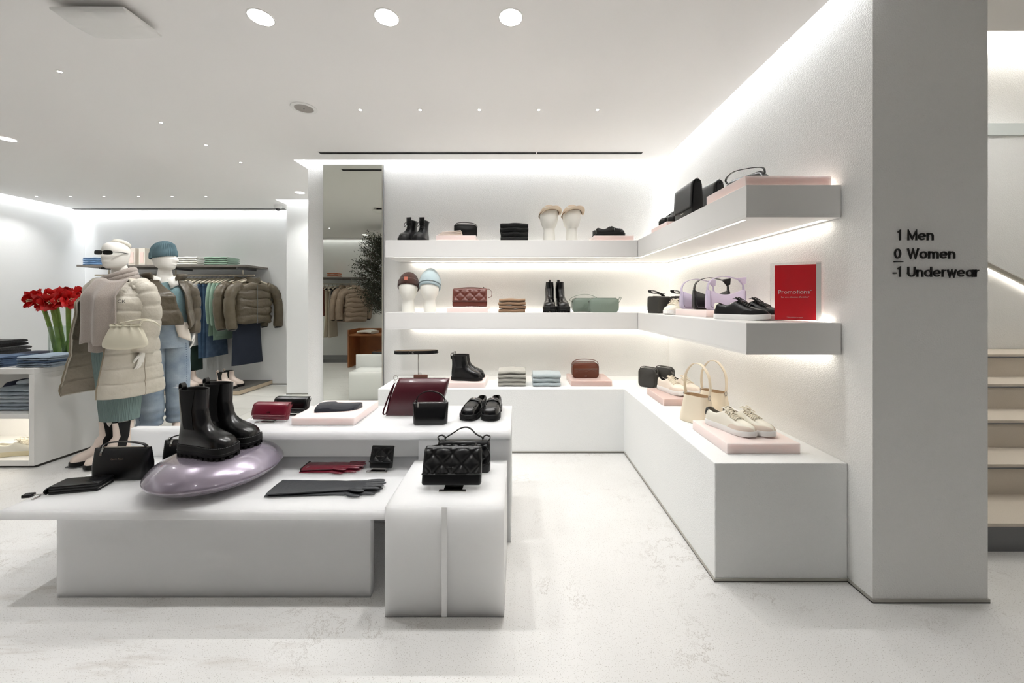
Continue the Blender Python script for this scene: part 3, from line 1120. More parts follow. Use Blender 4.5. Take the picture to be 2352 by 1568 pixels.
def riser(label, x0, x1, y0, y1, z, h=.048, m=None):
    o = MB().box(-(x1 - x0) / 2, (x1 - x0) / 2, -(y1 - y0) / 2, (y1 - y0) / 2, 0, h).build('display_riser', m or M_PINK, smooth=0, bevel=.0015)
    o.location = ((x0 + x1) / 2, (y0 + y1) / 2, z)
    tag(o, label, 'display block', 'pink acrylic display blocks')
    return o

def tilt_stand(parent_loc, rz, wd, label):
    """small metal easel plate under a leaning wallet or bag"""
    t = thing('display_stand', label, 'stand', parent_loc, rz, 'small metal easel stands')
    MB().box(-wd / 2, wd / 2, -.012, .004, 0, .006).build('front_lip', M_CHROME, t, smooth=0, bevel=.001)
    MB().box(-wd * .35, wd * .35, .004, .05, 0, .002).build('base_plate', M_CHROME, t, smooth=0)
    return t
# ================================================================ frosted acrylic tables
Z1, Z2, ZB = .390, .600, .455
ft = thing('low_display_table', 'long low frosted acrylic table holding the purple pebble stand', 'table', (-1.4, 1.9, 0))
def lb(x0, x1, y0, y1, z0, z1, nm, par, m=M_FROST, ox=-1.4, oy=1.9):
    return MB().box(x0 - ox, x1 - ox, y0 - oy, y1 - oy, z0, z1).build(nm, m, par, smooth=0, bevel=.0012)
def bonded(x0, x1, y0, y1, z0, z1, hx0, hx1, hy0, hy1, zb, ox, oy):
    """slab with an upright panel bonded below it: one solid piece of acrylic"""
    xs, ys = [x0, hx0, hx1, x1], [y0, hy0, hy1, y1]
    v = [(x - ox, y - oy, z0) for y in ys for x in xs]
    f = []
    for j in range(3):
        for i in range(3):
            if (i, j) != (1, 1):
                a = j * 4 + i
                f.append((a, a + 4, a + 5, a + 1))
    t0 = len(v)
    v += [(x - ox, y - oy, z1) for y in ys for x in xs]
    for j in range(3):
        for i in range(3):
            a = t0 + j * 4 + i
            f.append((a, a + 1, a + 5, a + 4))
    for k in range(3):
        f.append((k, k + 1, t0 + k + 1, t0 + k))
        f.append((12 + k + 1, 12 + k, t0 + 12 + k, t0 + 12 + k + 1))
        f.append((4 * k + 4, 4 * k, t0 + 4 * k, t0 + 4 * k + 4))
        f.append((4 * k + 3, 4 * k + 7, t0 + 4 * k + 7, t0 + 4 * k + 3))
    b0 = len(v)
    v += [(hx0 - ox, hy0 - oy, zb), (hx1 - ox, hy0 - oy, zb), (hx1 - ox, hy1 - oy, zb), (hx0 - ox, hy1 - oy, zb)]
    h = [5, 6, 10, 9]
    for k in range(4):
        n_ = (k + 1) % 4
        f.append((b0 + k, b0 + n_, h[n_], h[k]))
    f.append((b0 + 3, b0 + 2, b0 + 1, b0))
    return MB().add(v, f)
M_BOND = acrylic('bonded_acrylic', (252, 252, 253), .12, .35, .15)
bonded(-2.258, -.552, 1.640, 2.212, Z1 - .042, Z1, -2.025, -.646, 1.654, 1.696, 0, -1.4, 1.9).build('bonded_top_and_front', M_BOND, ft, smooth=0, bevel=.0012)
lb(-1.30, -1.26, 1.697, 2.15, 0, Z1 - .0425, 'cross_panel', ft)
rt = thing('rear_display_table', 'taller frosted acrylic table with the burgundy pouch and loafers', 'table', (-1.0, 2.3, 0))
lb(-1.611, -.0375, 2.03, 2.53, Z2 - .045, Z2, 'tabletop', rt, ox=-1.0, oy=2.3)
lb(-2.276, -.545, 2.215, 2.257, 0, Z2 - .046, 'long_panel', rt, ox=-1.0, oy=2.3)
lb(-.535, -.0375, 2.03, 2.05, 0, Z2 - .046, 'front_panel', rt, ox=-1.0, oy=2.3)
lb(-.0575, -.0375, 2.051, 2.51, 0, Z2 - .046, 'side_panel', rt, ox=-1.0, oy=2.3)
lb(-.535, -.0375, 2.511, 2.53, 0, Z2 - .046, 'back_panel', rt, ox=-1.0, oy=2.3)
def hollow_block(x0, x1, y0, y1, h, label):
    t = thing('display_plinth', label, 'plinth', ((x0 + x1) / 2, (y0 + y1) / 2, 0))
    ox, oy = (x0 + x1) / 2, (y0 + y1) / 2
    e = .012
    k = dict(ox=ox, oy=oy)
    lb(x0, x1, y0, y1, 0, h, 'solid_block', t, m=acrylic('plinth_acrylic', (251, 251, 251), .2, .35, .1), **k)
    lb(ox - .012, ox + .010, y0 - .0008, y0 + .0002, .001, h - .002, 'joint_glow_strip', t, mat('joint_glow_white', (255, 255, 255), .5), **k)  # white colour stands in for light glowing along an inner joint
    return t
hollow_block(-.547, -.0556, 1.551, 2.003, ZB, 'square frosted acrylic plinth under the black quilted bags')
hollow_block(-2.20, -1.71, 2.262, 2.65, .38, 'low frosted acrylic plinth seen in the mirror, behind the long table')

# ---------------------------------------------------------------- purple pebble stand and the platform boots
pb = (-1.53, 1.925, Z1)
M_PEARL = mat('pearl_lilac_lacquer', (150, 140, 154), .26, .5, coat=1)
prof = [(.0, .0), (.10, .001), (.19, .014), (.25, .036), (.278, .060), (.284, .070), (.279, .083), (.255, .112), (.21, .138), (.17, .150), (.10, .1525), (.0, .153)]
prof2 = []
for k in range(45):
    u = k / 44 * (len(prof) - 1)
    prof2.append((max(.0005, pw([(i, p[0]) for i, p in enumerate(prof)], u)), pw([(i, p[1]) for i, p in enumerate(prof)], u)))
o = MB().lathe(prof2, 64).build('pebble_stand', M_PEARL, smooth=50, loc=pb)
tag(o, 'glossy lilac pebble-shaped stand on the long low table', 'stand')
def big_boot(lbl):
    return boot('platform_boot', lbl, M_LEATHER, M_RUBBER, L=.295, W=.112, zs=.052, top=.325, group='black platform chelsea boots on the pebble stand', lugs=True, shaft=.50)
zt = Z1 + .152
pair(big_boot, [(-1.535, 1.862, zt), (-1.52, 1.998, zt)], [-.16, -.10],
     ['black chunky chelsea boot in front on the lilac pebble stand', 'black chunky chelsea boot behind its pair on the lilac pebble stand'])

# ---------------------------------------------------------------- black bags and wallets on the low table
def zip_bag(label, loc, rz, wd=.25, dp=.07, ht=.15, m=M_LEATHER_M, hw=M_CHROME, group=None, handle=.03, logo=True, name='handbag'):
    t = thing(name, label, 'handbag', loc, rz, group)
    soft_box(wd, dp, ht, .022, [(0, .94, .9), (.03, .97, 1), (.12, .98, 1.05), (.45, 1.0, 1.0), (.8, 1.03, .62), (.95, 1.035, .30), (1, 1.03, .14)]).build('body', m, t, smooth=60)
    MB().box(-wd * .46, wd * .46, -.004, .004, ht - .002, ht + .002).build('zip', hw, t, smooth=0)
    g = MB()
    g.strap([(-wd * .36, -.006, ht - .0), (-wd * .345, -.02, ht - .02), (-wd * .34, -.024, ht - .04)], (1, 0, 0), .010, .002)
    g.build('zip_puller', hw, t)
    g = MB()
    hp = curve([(-wd * .42, 0, ht - .005), (-wd * .36, 0, ht + handle * .55), (-wd * .12, -.006, ht + handle), (wd * .18, -.006, ht + handle * .92), (wd * .38, 0, ht + handle * .45), (wd * .43, 0, ht - .005)], 26)
    g.strap(hp, (0, 1, 0), .014, .005)
    g.build('handle', m, t, smooth=60)
    for sx in (-1, 1):
        ring_hw(MB(), (sx * wd * .425, 0, ht + .004), .008, .0018, 'y').build('handle_ring', hw, t)
    if logo:
        text_mesh('Calvin Klein', .013, .0004, 'logo_lettering', hw, t, (-wd * .02, -dp * .40, ht * .66), (PI / 2 - .35, 0, 0), 'CENTER')
    return t
zip_bag('black leather zip handbag at the left end of the long table', (-2.035, 1.945, Z1), .06, .262, .075, .158)
zip_bag('black leather handbag half hidden behind the lilac pebble stand', (-1.80, 2.075, Z1), .05, .262, .075, .150, logo=False)
def wallet_flat(label, loc, rz):
    t = thing('wallet', label, 'wallet', loc, rz)
    for k, z in enumerate((0, .013, .026)):
        rings = [rrect(.098, .048, .008, z + q, 4) for q in (0, .0025, .0095, .012)]
        rings = [[(x * (1 if i in (1, 2) else .98), y * (1 if i in (1, 2) else .97), zz) for x, y, zz in r] for i, r in enumerate(rings)]
        MB().loft(rings).build('leather_panel', M_LEATHER_M, t, smooth=50)
    m = MB()
    m.strap(curve([(-.098, -.01, .006), (-.108, -.01, .018), (-.098, -.01, .034)], 8), (0, 1, 0), .085, .004)
    m.build('spine', M_LEATHER_M, t)
    MB().box(.088, .097, -.044, .044, .0115, .0135).build('zip', M_CHROME, t, smooth=0)
    text_mesh('Calvin Klein', .012, .0003, 'logo_lettering', M_CHROME, t, (.03, .022, .0386), (0, 0, 0), 'CENTER')
    g = MB()
    g.tube(curve([(-.095, -.035, .006), (-.12, -.045, .008), (-.14, -.04, .006), (-.155, -.042, .008)], 12), .0016, 5)
    ring_hw(g, (-.118, -.046, .006), .008, .0014, 'z')
    g.build('charm_ring', M_CHROME, t)
    soft_box(.036, .03, .014, .006).xf(Matrix.Translation((-.172, -.042, 0))).build('leather_charm', M_LEATHER_M, t, smooth=60)
    g = MB().box(-.128, -.118, -.085, -.052, .001, .004)
    g.build('metal_tag', M_CHROME, t, smooth=0)
    return t
x, y = on(168, 1126, Z1)
wallet_flat('black zip wallet with a charm lying at the front left of the long table', (x + .02, y + .02, Z1), .22)

# gloves -----------------------------------------------------------------------
def glove_pair(name, lab, m, loc, rz, L=.30, W=.09, cuff=.0, cat='glove', grp=None):
    """two flat gloves, one on the other; fingers along +X"""
    for lay in (0, 1):
        t = thing(name, lab[lay], cat, (loc[0] + lay * .006, loc[1] + lay * .012, loc[2] + lay * .0125), rz + (.05 if lay else -.02), grp)
        hl = .42 * L if L < .4 else .17
        fl = .075
        xb = -L / 2
        xp = L / 2 - fl
        m_ = MB()
        def ov(u, v, top):
            x = lerp(xb, xp, u)
            wv = lerp(W * (1.15 if cuff == 0 else cuff), W, min(1, u * 1.4))
            y = (v - .5) * wv
            e = (1 - (2 * v - 1) ** 4)
            k = noise.noise(Vector((x * 22 + lay * 5, y * 30, 3))) * .002
            return (x, y, (.0055 + .0045 * e + k) if top else .0005)
        nu, nv = 18, 10
        g1 = [[ov(i / nu, j / nv, True) for j in range(nv + 1)] for i in range(nu + 1)]
        rings = []
        for i in range(nu + 1):
            rw = g1[i]
            bt = [ov(i / nu, j / nv, False) for j in range(nv, -1, -1)]
            rings.append(rw + bt)
        m_.loft(rings, True, True, True)
        m_.build('palm', m, t, smooth=60)
        fw = W / 4.3
        for k, (ln, dy) in enumerate(((.82, -1.5), (1.0, -.5), (1.05, .5), (.9, 1.5))):
            y0 = dy * W / 4.15
            pts = curve([(xp - .015, y0, .0065), (xp + fl * ln * .5, y0 + dy * .002, .0075), (xp + fl * ln, y0 + dy * .003, .006)], 6)
            MB().tube(pts, [fw * .5, fw * .52, fw * .5, fw * .49, fw * .47, fw * .42, fw * .22], 8, flat=(1, .5)).build('finger', m, t, smooth=60)
        pts = curve([(xp - .075, -W * .40, .006), (xp - .04, -W * .60, .007), (xp - .002, -W * .62, .006)], 6)
        MB().tube(pts, [fw * .5, fw * .55, fw * .55, fw * .52, fw * .48, fw * .42, fw * .2], 8, flat=(1, .5)).build('thumb', m, t, smooth=60)
        if lay == 1 and cuff == 0:
            MB().box(xb - .006, xb + .002, -W * .56, W * .56, -.006, .010).build('cuff_lining', M_INNER, t, smooth=0)
            text_mesh('CK', .014, .0004, 'logo_lettering', M_CHROME, t, (xb + .02, -.02, .0112), (0, 0, -1.5))
x, y = on(765, 1078, Z1)
glove_pair('leather_glove', ['lower burgundy leather glove of the pair on the long table', 'upper burgundy leather glove of the pair on the long table'], M_RED, (x, y, Z1), -.02, .315, .085, 0, grp='burgundy leather gloves')
x, y = on(752, 1126, Z1)
M_GLOVE = mat('charcoal_leather', (38, 40, 43), .5, bump=(60, .35, .004))
glove_pair('long_glove', ['lower long black leather glove of the pair at the table front', 'upper long black leather glove of the pair at the table front'], M_GLOVE, (x, y, Z1), .0, .52, .095, 1.5, grp='long black leather gloves')

# quilted bags and wallets ------------------------------------------------------
def quilted_bag(label, loc, rz, wd, ht, dp=.06, m=M_LEATHER_M, lean=.0, cell=.075, name='quilted_bag', flap=True, strap='side', group=None, logo=True, amp=.009, cat='handbag'):
    t = thing(name, label, cat, loc, rz, group, rx=lean)
    soft_box(wd, dp, ht, .014, [(0, .97, .92), (.05, 1, 1), (.3, 1, 1), (.9, .99, .8), (.97, .97, .66), (1, .94, .4)]).build('body', m, t, smooth=60)
    z0 = ht * .26 if flap else .01
    q = quilt(wd * .99, ht * 1.0 - z0 + .004, -dp / 2 - .003, cell, amp, z0=z0)
    # fold the top of the flap over the bag
    for i, p in enumerate(q.v):
        v = (p[2] - z0) / (ht * 1.0 - z0)
        k = max(0, (v - .82) / .18)
        q.v[i] = (p[0], p[1] + .012 * min(1, v) + k * k * dp * .42, p[2] - k * k * .006)
    q.build('quilted_flap', m, t, smooth=70)
    # border roll of the flap
    MB().tube([(-wd * .497, -dp / 2 - .003, z0 + .002), (wd * .497, -dp / 2 - .003, z0 + .002)], .004, 6).build('flap_edge', m, t)
    if logo:
        text_mesh('Calvin Klein', .0095, .0005, 'logo_lettering', M_CHROME, t, (.0, -dp / 2 - amp - .006, z0 + .028), (PI / 2 - .08, 0, 0), 'CENTER')
    if strap == 'side':
        g = MB()
        g.strap(curve([(wd * .47, 0, ht * .95), (wd * .56, .004, ht * .96), (wd * .63, .0, ht * .78), (wd * .62, -.004, ht * .56), (wd * .52, -.008, ht * .46)], 18), (0, 1, 0), .012, .004)
        g.strap(curve([(-wd * .44, .0, ht - .004), (-.1 * wd, -.004, ht + .008), (wd * .2, -.004, ht + .007), (wd * .44, 0, ht - .004)], 14), (0, 1, 0), .016, .004)
        g.build('strap', m, t, smooth=60)
        MB().box(wd * .38, wd * .41, -.012, .008, ht - .006, ht + .012).build('buckle', M_CHROME, t, smooth=0)
    elif strap == 'top':
        g = MB()
        for sx in (-1, 1):
            g.strap(curve([(sx * wd * .44, .0, ht - .01), (sx * wd * .50, 0, ht + .016), (sx * wd * .42, 0, ht + .026), (sx * wd * .34, 0, ht + .012)], 12), (0, 1, 0), .012, .004)
        g.strap(curve([(-wd * .36, 0, ht + .012), (-wd * .22, 0, ht + .035), (-wd * .05, 0, ht + .062), (wd * .1, 0, ht + .062), (wd * .24, 0, ht + .03), (wd * .38, 0, ht + .012)], 24), (0, 1, 0), .012, .004)
        g.build('handle', m, t, smooth=60)
        g = MB()
        for sx in (-1, 1):
            g.box(sx * wd * .36 - .003, sx * wd * .36 + .003, -.008, .008, ht + .004, ht + .018)
        g.build('buckle', M_CHROME, t, smooth=0)
    return t
quilted_bag('black quilted clutch bag in front on the square plinth', (-.300, 1.715, ZB + .012), .0, .268, .165, .062, lean=-.36, amp=.013, cell=.088)
tilt_stand((-.290, 1.680, ZB), 0, .12, 'metal easel stand under the front black quilted clutch on the plinth')
quilted_bag('black quilted handbag with arched handle at the back of the square plinth', (-.268, 1.885, ZB), .0, .262, .150, .06, strap='top', logo=False)
x, y = on(868, 1083, Z1)
quilted_bag('small black quilted wallet on a metal stand beside the burgundy gloves', (x + .008, y + .022, Z1 + .012), -.05, .125, .112, .03, lean=-.3, cell=.066, name='quilted_wallet', strap=None, cat='wallet')
tilt_stand((x - .005, y + .0, Z1), 0, .11, 'metal easel stand under the small quilted wallet')

def flap_wallet(label, loc, rz, m, lean=-.35, wd=.205, ht=.098):
    t = thing('flap_wallet', label, 'wallet', loc, rz, rx=lean)
    soft_box(wd, .045, ht, .012, [(0, .97, .6), (.06, 1, .9), (.35, 1, 1), (.75, 1, .95), (.93, .99, .72), (1, .97, .3)]).build('body', m, t, smooth=60)
    m_ = MB()
    def fl(u, v):
        x = (u - .5) * wd * 1.01
        z = lerp(.022, ht, v)
        y = -.0265 - .004 * math.sin(PI * v)
        k = max(0, (v - .75) / .25)
        return (x, y + k * k * .03, z + .003 * k)
    m_.grid(fl, 12, 12)
    m_.build('flap', m, t, smooth=60, solid=.003)
    g = MB()
    g.tube([(-wd * .5, -.0285, .022), (wd * .5, -.0285, .022)], .002, 5)
    g.build('flap_edge', m, t)
    for sx in (-1, 1):
        g = MB()
        g.strap(curve([(sx * wd * .497, -.018, .008), (sx * wd * .51, 0, ht * .5), (sx * wd * .497, .016, ht * .9)], 8), (0, .4, 1), .016, .002)
        g.build('gusset', m, t)
    text_mesh('CK', .016, .0006, 'logo_lettering', M_CHROME, t, (.0, -.0322, .034), (PI / 2, 0, 0), 'CENTER')
    return t
x, y = on(614, 970, Z2)
flap_wallet('burgundy flap wallet on a metal stand at the left of the rear table', (x + .005, y + .02, Z2 + .01), -.06, M_RED)
tilt_stand((x - .01, y - .005, Z2), 0, .11, 'metal easel stand under the burgundy flap wallet')
x, y = on(650, 955, Z2)
flap_wallet('black flap wallet standing behind the burgundy one', (x + .03, y + .03, Z2 + .01), -.06, M_LEATHER)
tilt_stand((x + .03, y + .005, Z2), 0, .11, 'metal easel stand under the black flap wallet')

# navy beanie on a pink block
riser('pink acrylic block under the navy folded beanie on the rear table', -1.277, -.921, 2.125, 2.49, Z2, .046)
t = thing('beanie', 'dark navy knitted beanie folded flat on the pink block', 'hat', (-1.085, 2.31, Z2 + .046), .18)
M_NAVY = mat('navy_knit', (26, 28, 40), .95, wave=(60, .8, .3, 'Y'), sheen=.3)
def bn(u, v, top):
    x = -.125 + .25 * u
    wv = .078 * (1 - max(0, (u - .62) / .38) ** 2.2) ** .5 if u < 1 else .0
    wv = max(.004, wv)
    y = (2 * v - 1) * wv
    e = max(0, 1 - abs(2 * v - 1) ** 3)
    cuff = .006 if u < .34 else 0
    return (x, y, (.012 + cuff + .014 * e + .003 * math.sin(u * 7)) if top else .001)
m_ = MB()
nu, nv = 22, 14
m_.loft([[bn(i / nu, j / nv, True) for j in range(nv + 1)] + [bn(i / nu, j / nv, False) for j in range(nv, -1, -1)] for i in range(nu + 1)], True, True, True)
m_.build('knit_body', M_NAVY, t, smooth=70)
text_mesh('CK', .02, .0005, 'logo_lettering', M_CHROME, t, (-.075, -.03, .036), (-.5, 0, 0))

# burgundy pouch with wrist strap
t = thing('pouch', 'large burgundy leather zip pouch with wrist strap leaning on the rear table', 'pouch', (-.640, 2.31, Z2), .0, rx=-.12)
wd, ht = .335, .225
m_ = MB()
rings = []
for tt, dp, sk in ((0, .012, 0), (.03, .03, 0), (.25, .062, .012), (.6, .085, .035), (.85, .07, .052), (.97, .03, .06), (1, .012, .06)):
    rings.append([(x + sk, y, z) for x, y, z in rrect(wd / 2 * (1 - .06 * tt), dp / 2, .02, ht * tt, 5)])
m_.loft(rings)
m_.build('body', M_BURG, t, smooth=60)
MB().box(-wd * .43 + .06, wd * .40 + .06, -.004, .004, ht - .001, ht + .003).build('zip', M_CHROME, t, smooth=0)
soft_box(.085, .02, .022, .004).xf(Matrix.Translation((.035, .012, ht))).build('tag_holder', mat('brown_patch', (110, 70, 56), .5), t)
g = MB()
ring_hw(g, (-.115, -.006, ht + .004), .013, .0016, 'y')
ring_hw(g, (.03, .01, ht + .026), .008, .0012, 'y')
ring_hw(g, (-.118, -.008, ht - .022), .007, .0016, 'y')
g.build('key_ring', M_CHROME, t)
g = MB()
g.strap(curve([(-.12, -.010, ht - .03), (-.145, -.014, ht - .09), (-.165, -.02, .07), (-.178, -.022, .02), (-.162, -.024, .012), (-.150, -.022, .05), (-.14, -.018, ht - .11), (-.122, -.012, ht - .04)], 34), (.35, 1, 0), .012, .003)
g.build('wrist_strap', M_BURG, t, smooth=60)

# small black handbag
zip_bag('small glossy black leather handbag before the burgundy pouch', (-.500, 2.165, Z2), .05, .195, .07, .122, m=M_LEATHER, handle=.062, logo=False)
# loafers
def lo(lbl):
    return low_shoe('loafer', lbl, M_LEATHER, M_RUBBER, L=.285, W=.102, zs=.034, kind='loafer', group='black loafers on the rear table', logo=True)
pair(lo, [(-.262, 2.335, Z2), (-.150, 2.335, Z2)], [-PI / 2 - .30, -PI / 2 - .12], ['left black penny loafer with metal plate on the rear table', 'right black penny loafer with metal plate on the rear table'])
# ================================================================ lettering on the pillar
sg = thing('floor_directory', 'black raised lettering 1 Men, 0 Women, -1 Underwear on the grey pillar', 'lettering', (0, 1.627, 0))
M_LETTER = mat('black_letters', (30, 29, 27), .45)
YP = -.005
def _arc(cx, cy, r, a0, a1, n=14, ry=None):
    return [(cx + r * math.cos(math.radians(lerp(a0, a1, k / n))), cy + (ry or r) * math.sin(math.radians(lerp(a0, a1, k / n)))) for k in range(n + 1)]
GLYPH = {   # geometric sans drawn as centre-line strokes: (advance, [polylines])
    'M': (.92, [[(.075, 0), (.075, .93), (.46, .16), (.845, .93), (.845, 0)]]),
    'W': (1.06, [[(.03, 1), (.29, .06), (.53, .90), (.77, .06), (1.03, 1)]]),
    'U': (.76, [[(.075, 1), (.075, .38)] + _arc(.38, .38, .305, 180, 360) + [(.685, 1)]]),
    'P': (.62, [[(.075, 0), (.075, .925), (.32, .925)] + _arc(.32, .70, .225, 90, -90) + [(.075, .475)]]),
    'e': (.72, [_arc(.36, .36, .285, 0, 318, 22), [(.10, .36), (.645, .36)]]),
    'n': (.64, [[(.075, 0), (.075, .72)], [(.075, .40)] + _arc(.32, .40, .245, 180, 0) + [(.565, 0)]]),
    'm': (1.0, [[(.075, 0), (.075, .72)], [(.075, .43)] + _arc(.285, .43, .21, 180, 0) + [(.495, 0)], [(.495, .43)] + _arc(.705, .43, .21, 180, 0) + [(.915, 0)]]),
    'o': (.72, [_arc(.36, .36, .285, 0, 360, 28)]),
    'd': (.74, [_arc(.36, .36, .285, 0, 360, 28), [(.655, 0), (.655, 1)]]),
    'a': (.74, [_arc(.36, .36, .285, 0, 360, 28), [(.655, 0), (.655, .72)]]),
    'p': (.74, [_arc(.375, .36, .285, 0, 360, 28), [(.085, -.28), (.085, .72)]]),
    'r': (.42, [[(.075, 0), (.075, .72)], [(.075, .42)] + _arc(.31, .42, .225, 180, 75)]),
    'w': (.86, [[(.03, .72), (.23, .05), (.43, .66), (.63, .05), (.83, .72)]]),
    't': (.36, [[(.17, 0), (.17, .95)], [(0, .65), (.35, .65)]]),
    'i': (.16, [[(.08, 0), (.08, .72)], [(.08, .86), (.08, 1.0)]]),
    's': (.52, [[(.45, .60)] + _arc(.26, .53, .17, 30, 250, 10, .125) + _arc(.26, .20, .19, 70, -150, 10, .135)]),
    '1': (.34, [[(.04, .78), (.24, .93), (.24, 0)]]),
    '0': (.66, [_arc(.33, .5, .255, 0, 360, 28, .425)]),
    '-': (.36, [[(.02, .38), (.34, .38)]]),
    '*': (.30, [[(.15, .78), (.15, 1.0)], [(.04, .84), (.26, .94)], [(.04, .94), (.26, .84)]]),
}
def word_mesh(txt, h, depth, name, m, parent, x, y, z, align='LEFT', sw=.145, gap=.10):
    """raised letters standing on a wall facing -Y"""
    tot = sum(GLYPH[c][0] + gap for c in txt) - gap
    cx = 0 if align == 'LEFT' else (-tot if align == 'RIGHT' else -tot / 2)
    g = MB()
    for c in txt:
        adv, lines = GLYPH[c]
        for ln in lines:
            n = len(ln)
            closed = (abs(ln[0][0] - ln[-1][0]) < 1e-6 and abs(ln[0][1] - ln[-1][1]) < 1e-6 and n > 3)
            rings = []
            for k in range(n):
                p = Vector((ln[k][0], ln[k][1]))
                a = Vector(ln[k - 1]) if k > 0 else (Vector(ln[-2]) if closed else None)
                b = Vector(ln[k + 1]) if k < n - 1 else (Vector(ln[1]) if closed else None)
                d1 = (p - a).normalized() if a is not None else None
                d2 = (b - p).normalized() if b is not None else None
                t_ = ((d1 or d2) + (d2 or d1))
                t_ = t_.normalized() if t_.length > 1e-6 else (d1 or d2)
                nn = Vector((-t_.y, t_.x))
                ref = d1 or d2
                cosv = max(.45, abs(nn.dot(Vector((-ref.y, ref.x)))))
                o_ = nn * (sw / 2 / cosv)
                q1, q2 = p + o_, p - o_
                rings.append([(x + (cx + q1.x) * h, y - depth, z + q1.y * h), (x + (cx + q2.x) * h, y - depth, z + q2.y * h),
                              (x + (cx + q2.x) * h, y, z + q2.y * h), (x + (cx + q1.x) * h, y, z + q1.y * h)])
            g.loft(rings, True, not closed, not closed)
        cx += adv + gap
    return g.build(name, m, parent, smooth=0)
for num, word, py in (('1', 'Men', 552), ('0', 'Women', 594), ('-1', 'Underwear', 636)):
    z = uz(py, 1.627)
    hgt = .0445
    word_mesh(num, hgt, .005, 'numeral', M_LETTER, sg, ux(2068, 1.627), -.0005, z, 'RIGHT', .125)
    word_mesh(word, hgt, .005, 'word', M_LETTER, sg, ux(2083, 1.627), -.0005, z, 'LEFT', .125, .115)
MB().box(ux(2052, 1.627), ux(2070, 1.627), -.010, 0, uz(602, 1.627), uz(600, 1.627)).build('underline', M_LETTER, sg, smooth=0)

# ================================================================ promotion sign
t = thing('promotion_sign', 'red Promotions sign in a clear acrylic block on the middle shelf', 'sign', (1.420, 1.925, Z_MID), -.42)
w_, h_ = .215, .300
M_ACR = glassy('clear_acrylic', (250, 250, 250))
MB().box(-w_ / 2, w_ / 2, -.012, .012, 0, h_).build('acrylic_block', M_ACR, t, smooth=0, bevel=.001)
MB().box(-w_ / 2 + .018, w_ / 2 - .022, -.0015, .0015, .006, h_ - .012).build('red_card', mat('red_card', (226, 22, 38), .4), t, smooth=0)
MB().box(w_ / 2 - .022, w_ / 2 - .002, -.0015, .0015, .004, h_ - .004).build('white_edge', M_WHITE, t, smooth=0)
M_PRINT = mat('white_print', (245, 240, 238), .5)
word_mesh('Promotions*', .0195, .0004, 'headline_print', M_PRINT, t, -.003, -.0018, .140, 'CENTER', .12)
text_mesh("Sur une sélection d'articles*", .0105, .0003, 'subline_print', M_PRINT, t, (-.003, -.0022, .120), (PI / 2, 0, 0), 'CENTER')
text_mesh('*Voir conditions en magasin', .006, .0003, 'footnote_print', M_PRINT, t, (-.003, -.0022, .018), (PI / 2, 0, 0), 'CENTER')

# ================================================================ folded stacks
def folded(label, loc, rz, wd, dp, th, m, name='folded_sweater', grp=None, cat='sweater', side='front', seed=0, sag=.0):
    """one folded garment: rolled front fold with visible layers"""
    t = thing(name, label, cat, loc, rz, grp)
    m_ = MB()
    nx, ny = 14, 8
    rnd = random.Random(seed)
    ph = rnd.random() * 6
    def zoff(x, y):
        return sag * math.cos(x / wd * PI) + .0018 * math.sin(x * 40 + ph) + .0012 * noise.noise(Vector((x * 25, y * 25, ph)))
    rings = []
    K = 12
    for i in range(nx + 1):
        x = (i / nx - .5) * wd
        e = min(1, min(i, nx - i) / 1.6)
        r = []
        a = th / 2 * (.90 + .10 * e)
        for k in range(K):
            # stadium cross section in YZ
            ang = 2 * PI * k / K
            cy, cz = math.cos(ang), math.sin(ang)
            y = math.copysign(abs(cy) ** .35, cy) * dp / 2 * (.975 + .025 * e)
            z = th / 2 + math.copysign(abs(cz) ** .7, cz) * a
            r.append((x, y, z + zoff(x, y)))
        rings.append(r)
    m_.loft(rings)
    m_.build('folded_layers', m, t, smooth=70)
    g = MB()   # fold crease line along the front
    g.tube([((i / nx - .5) * wd * .97, -dp / 2 - .0002, th * .52 + zoff((i / nx - .5) * wd, -dp / 2)) for i in range(nx + 1)], th * .07, 4)
    g.build('fold_line', m, t)
    return t
def stack(n, loc, rz, wd, dp, th, mats, what, where, name='folded_sweater', cat='sweater', grp=None, sag=0, jitter=.006):
    rnd = random.Random(int(loc[0] * 997))
    pos = {1: ['the only'], 2: ['lower', 'upper'], 3: ['bottom', 'middle', 'top'], 4: ['bottom', 'second lowest', 'second highest', 'top'],
           5: ['bottom', 'second lowest', 'middle', 'second highest', 'top'], 6: ['bottom', 'second lowest', 'third lowest', 'third highest', 'second highest', 'top'],
           7: ['bottom', 'second lowest', 'third lowest', 'middle', 'third highest', 'second highest', 'top']}[n]
    out = []
    for k in range(n):
        m = mats[k % len(mats)] if isinstance(mats, (list, tuple)) else mats
        out.append(folded('%s %s in the %s' % (pos[k], what, where), (loc[0] + rnd.uniform(-jitter, jitter), loc[1] + rnd.uniform(-jitter, jitter) * .5, loc[2] + k * (th * .97)), rz + rnd.uniform(-.03, .03), wd * rnd.uniform(.97, 1.02), dp, th, m, name, grp, cat, seed=k * 7 + int(loc[0] * 100), sag=sag))
    return out
def knit(name, rgb, sc=160):
    return mat(name, rgb, .95, bump=(sc, .6, .004), sheen=.3, var=(sc * 1.2, .3, tuple(max(0, c - 22) for c in rgb)))
M_BLACKKNIT = knit('black_knit', (10, 10, 11))
M_TANKNIT = knit('tan_knit', (160, 130, 104))
M_GREYKNIT = knit('grey_marl_knit', (176, 174, 166))
M_BLUEKNIT = knit('pale_blue_knit', (178, 188, 191))

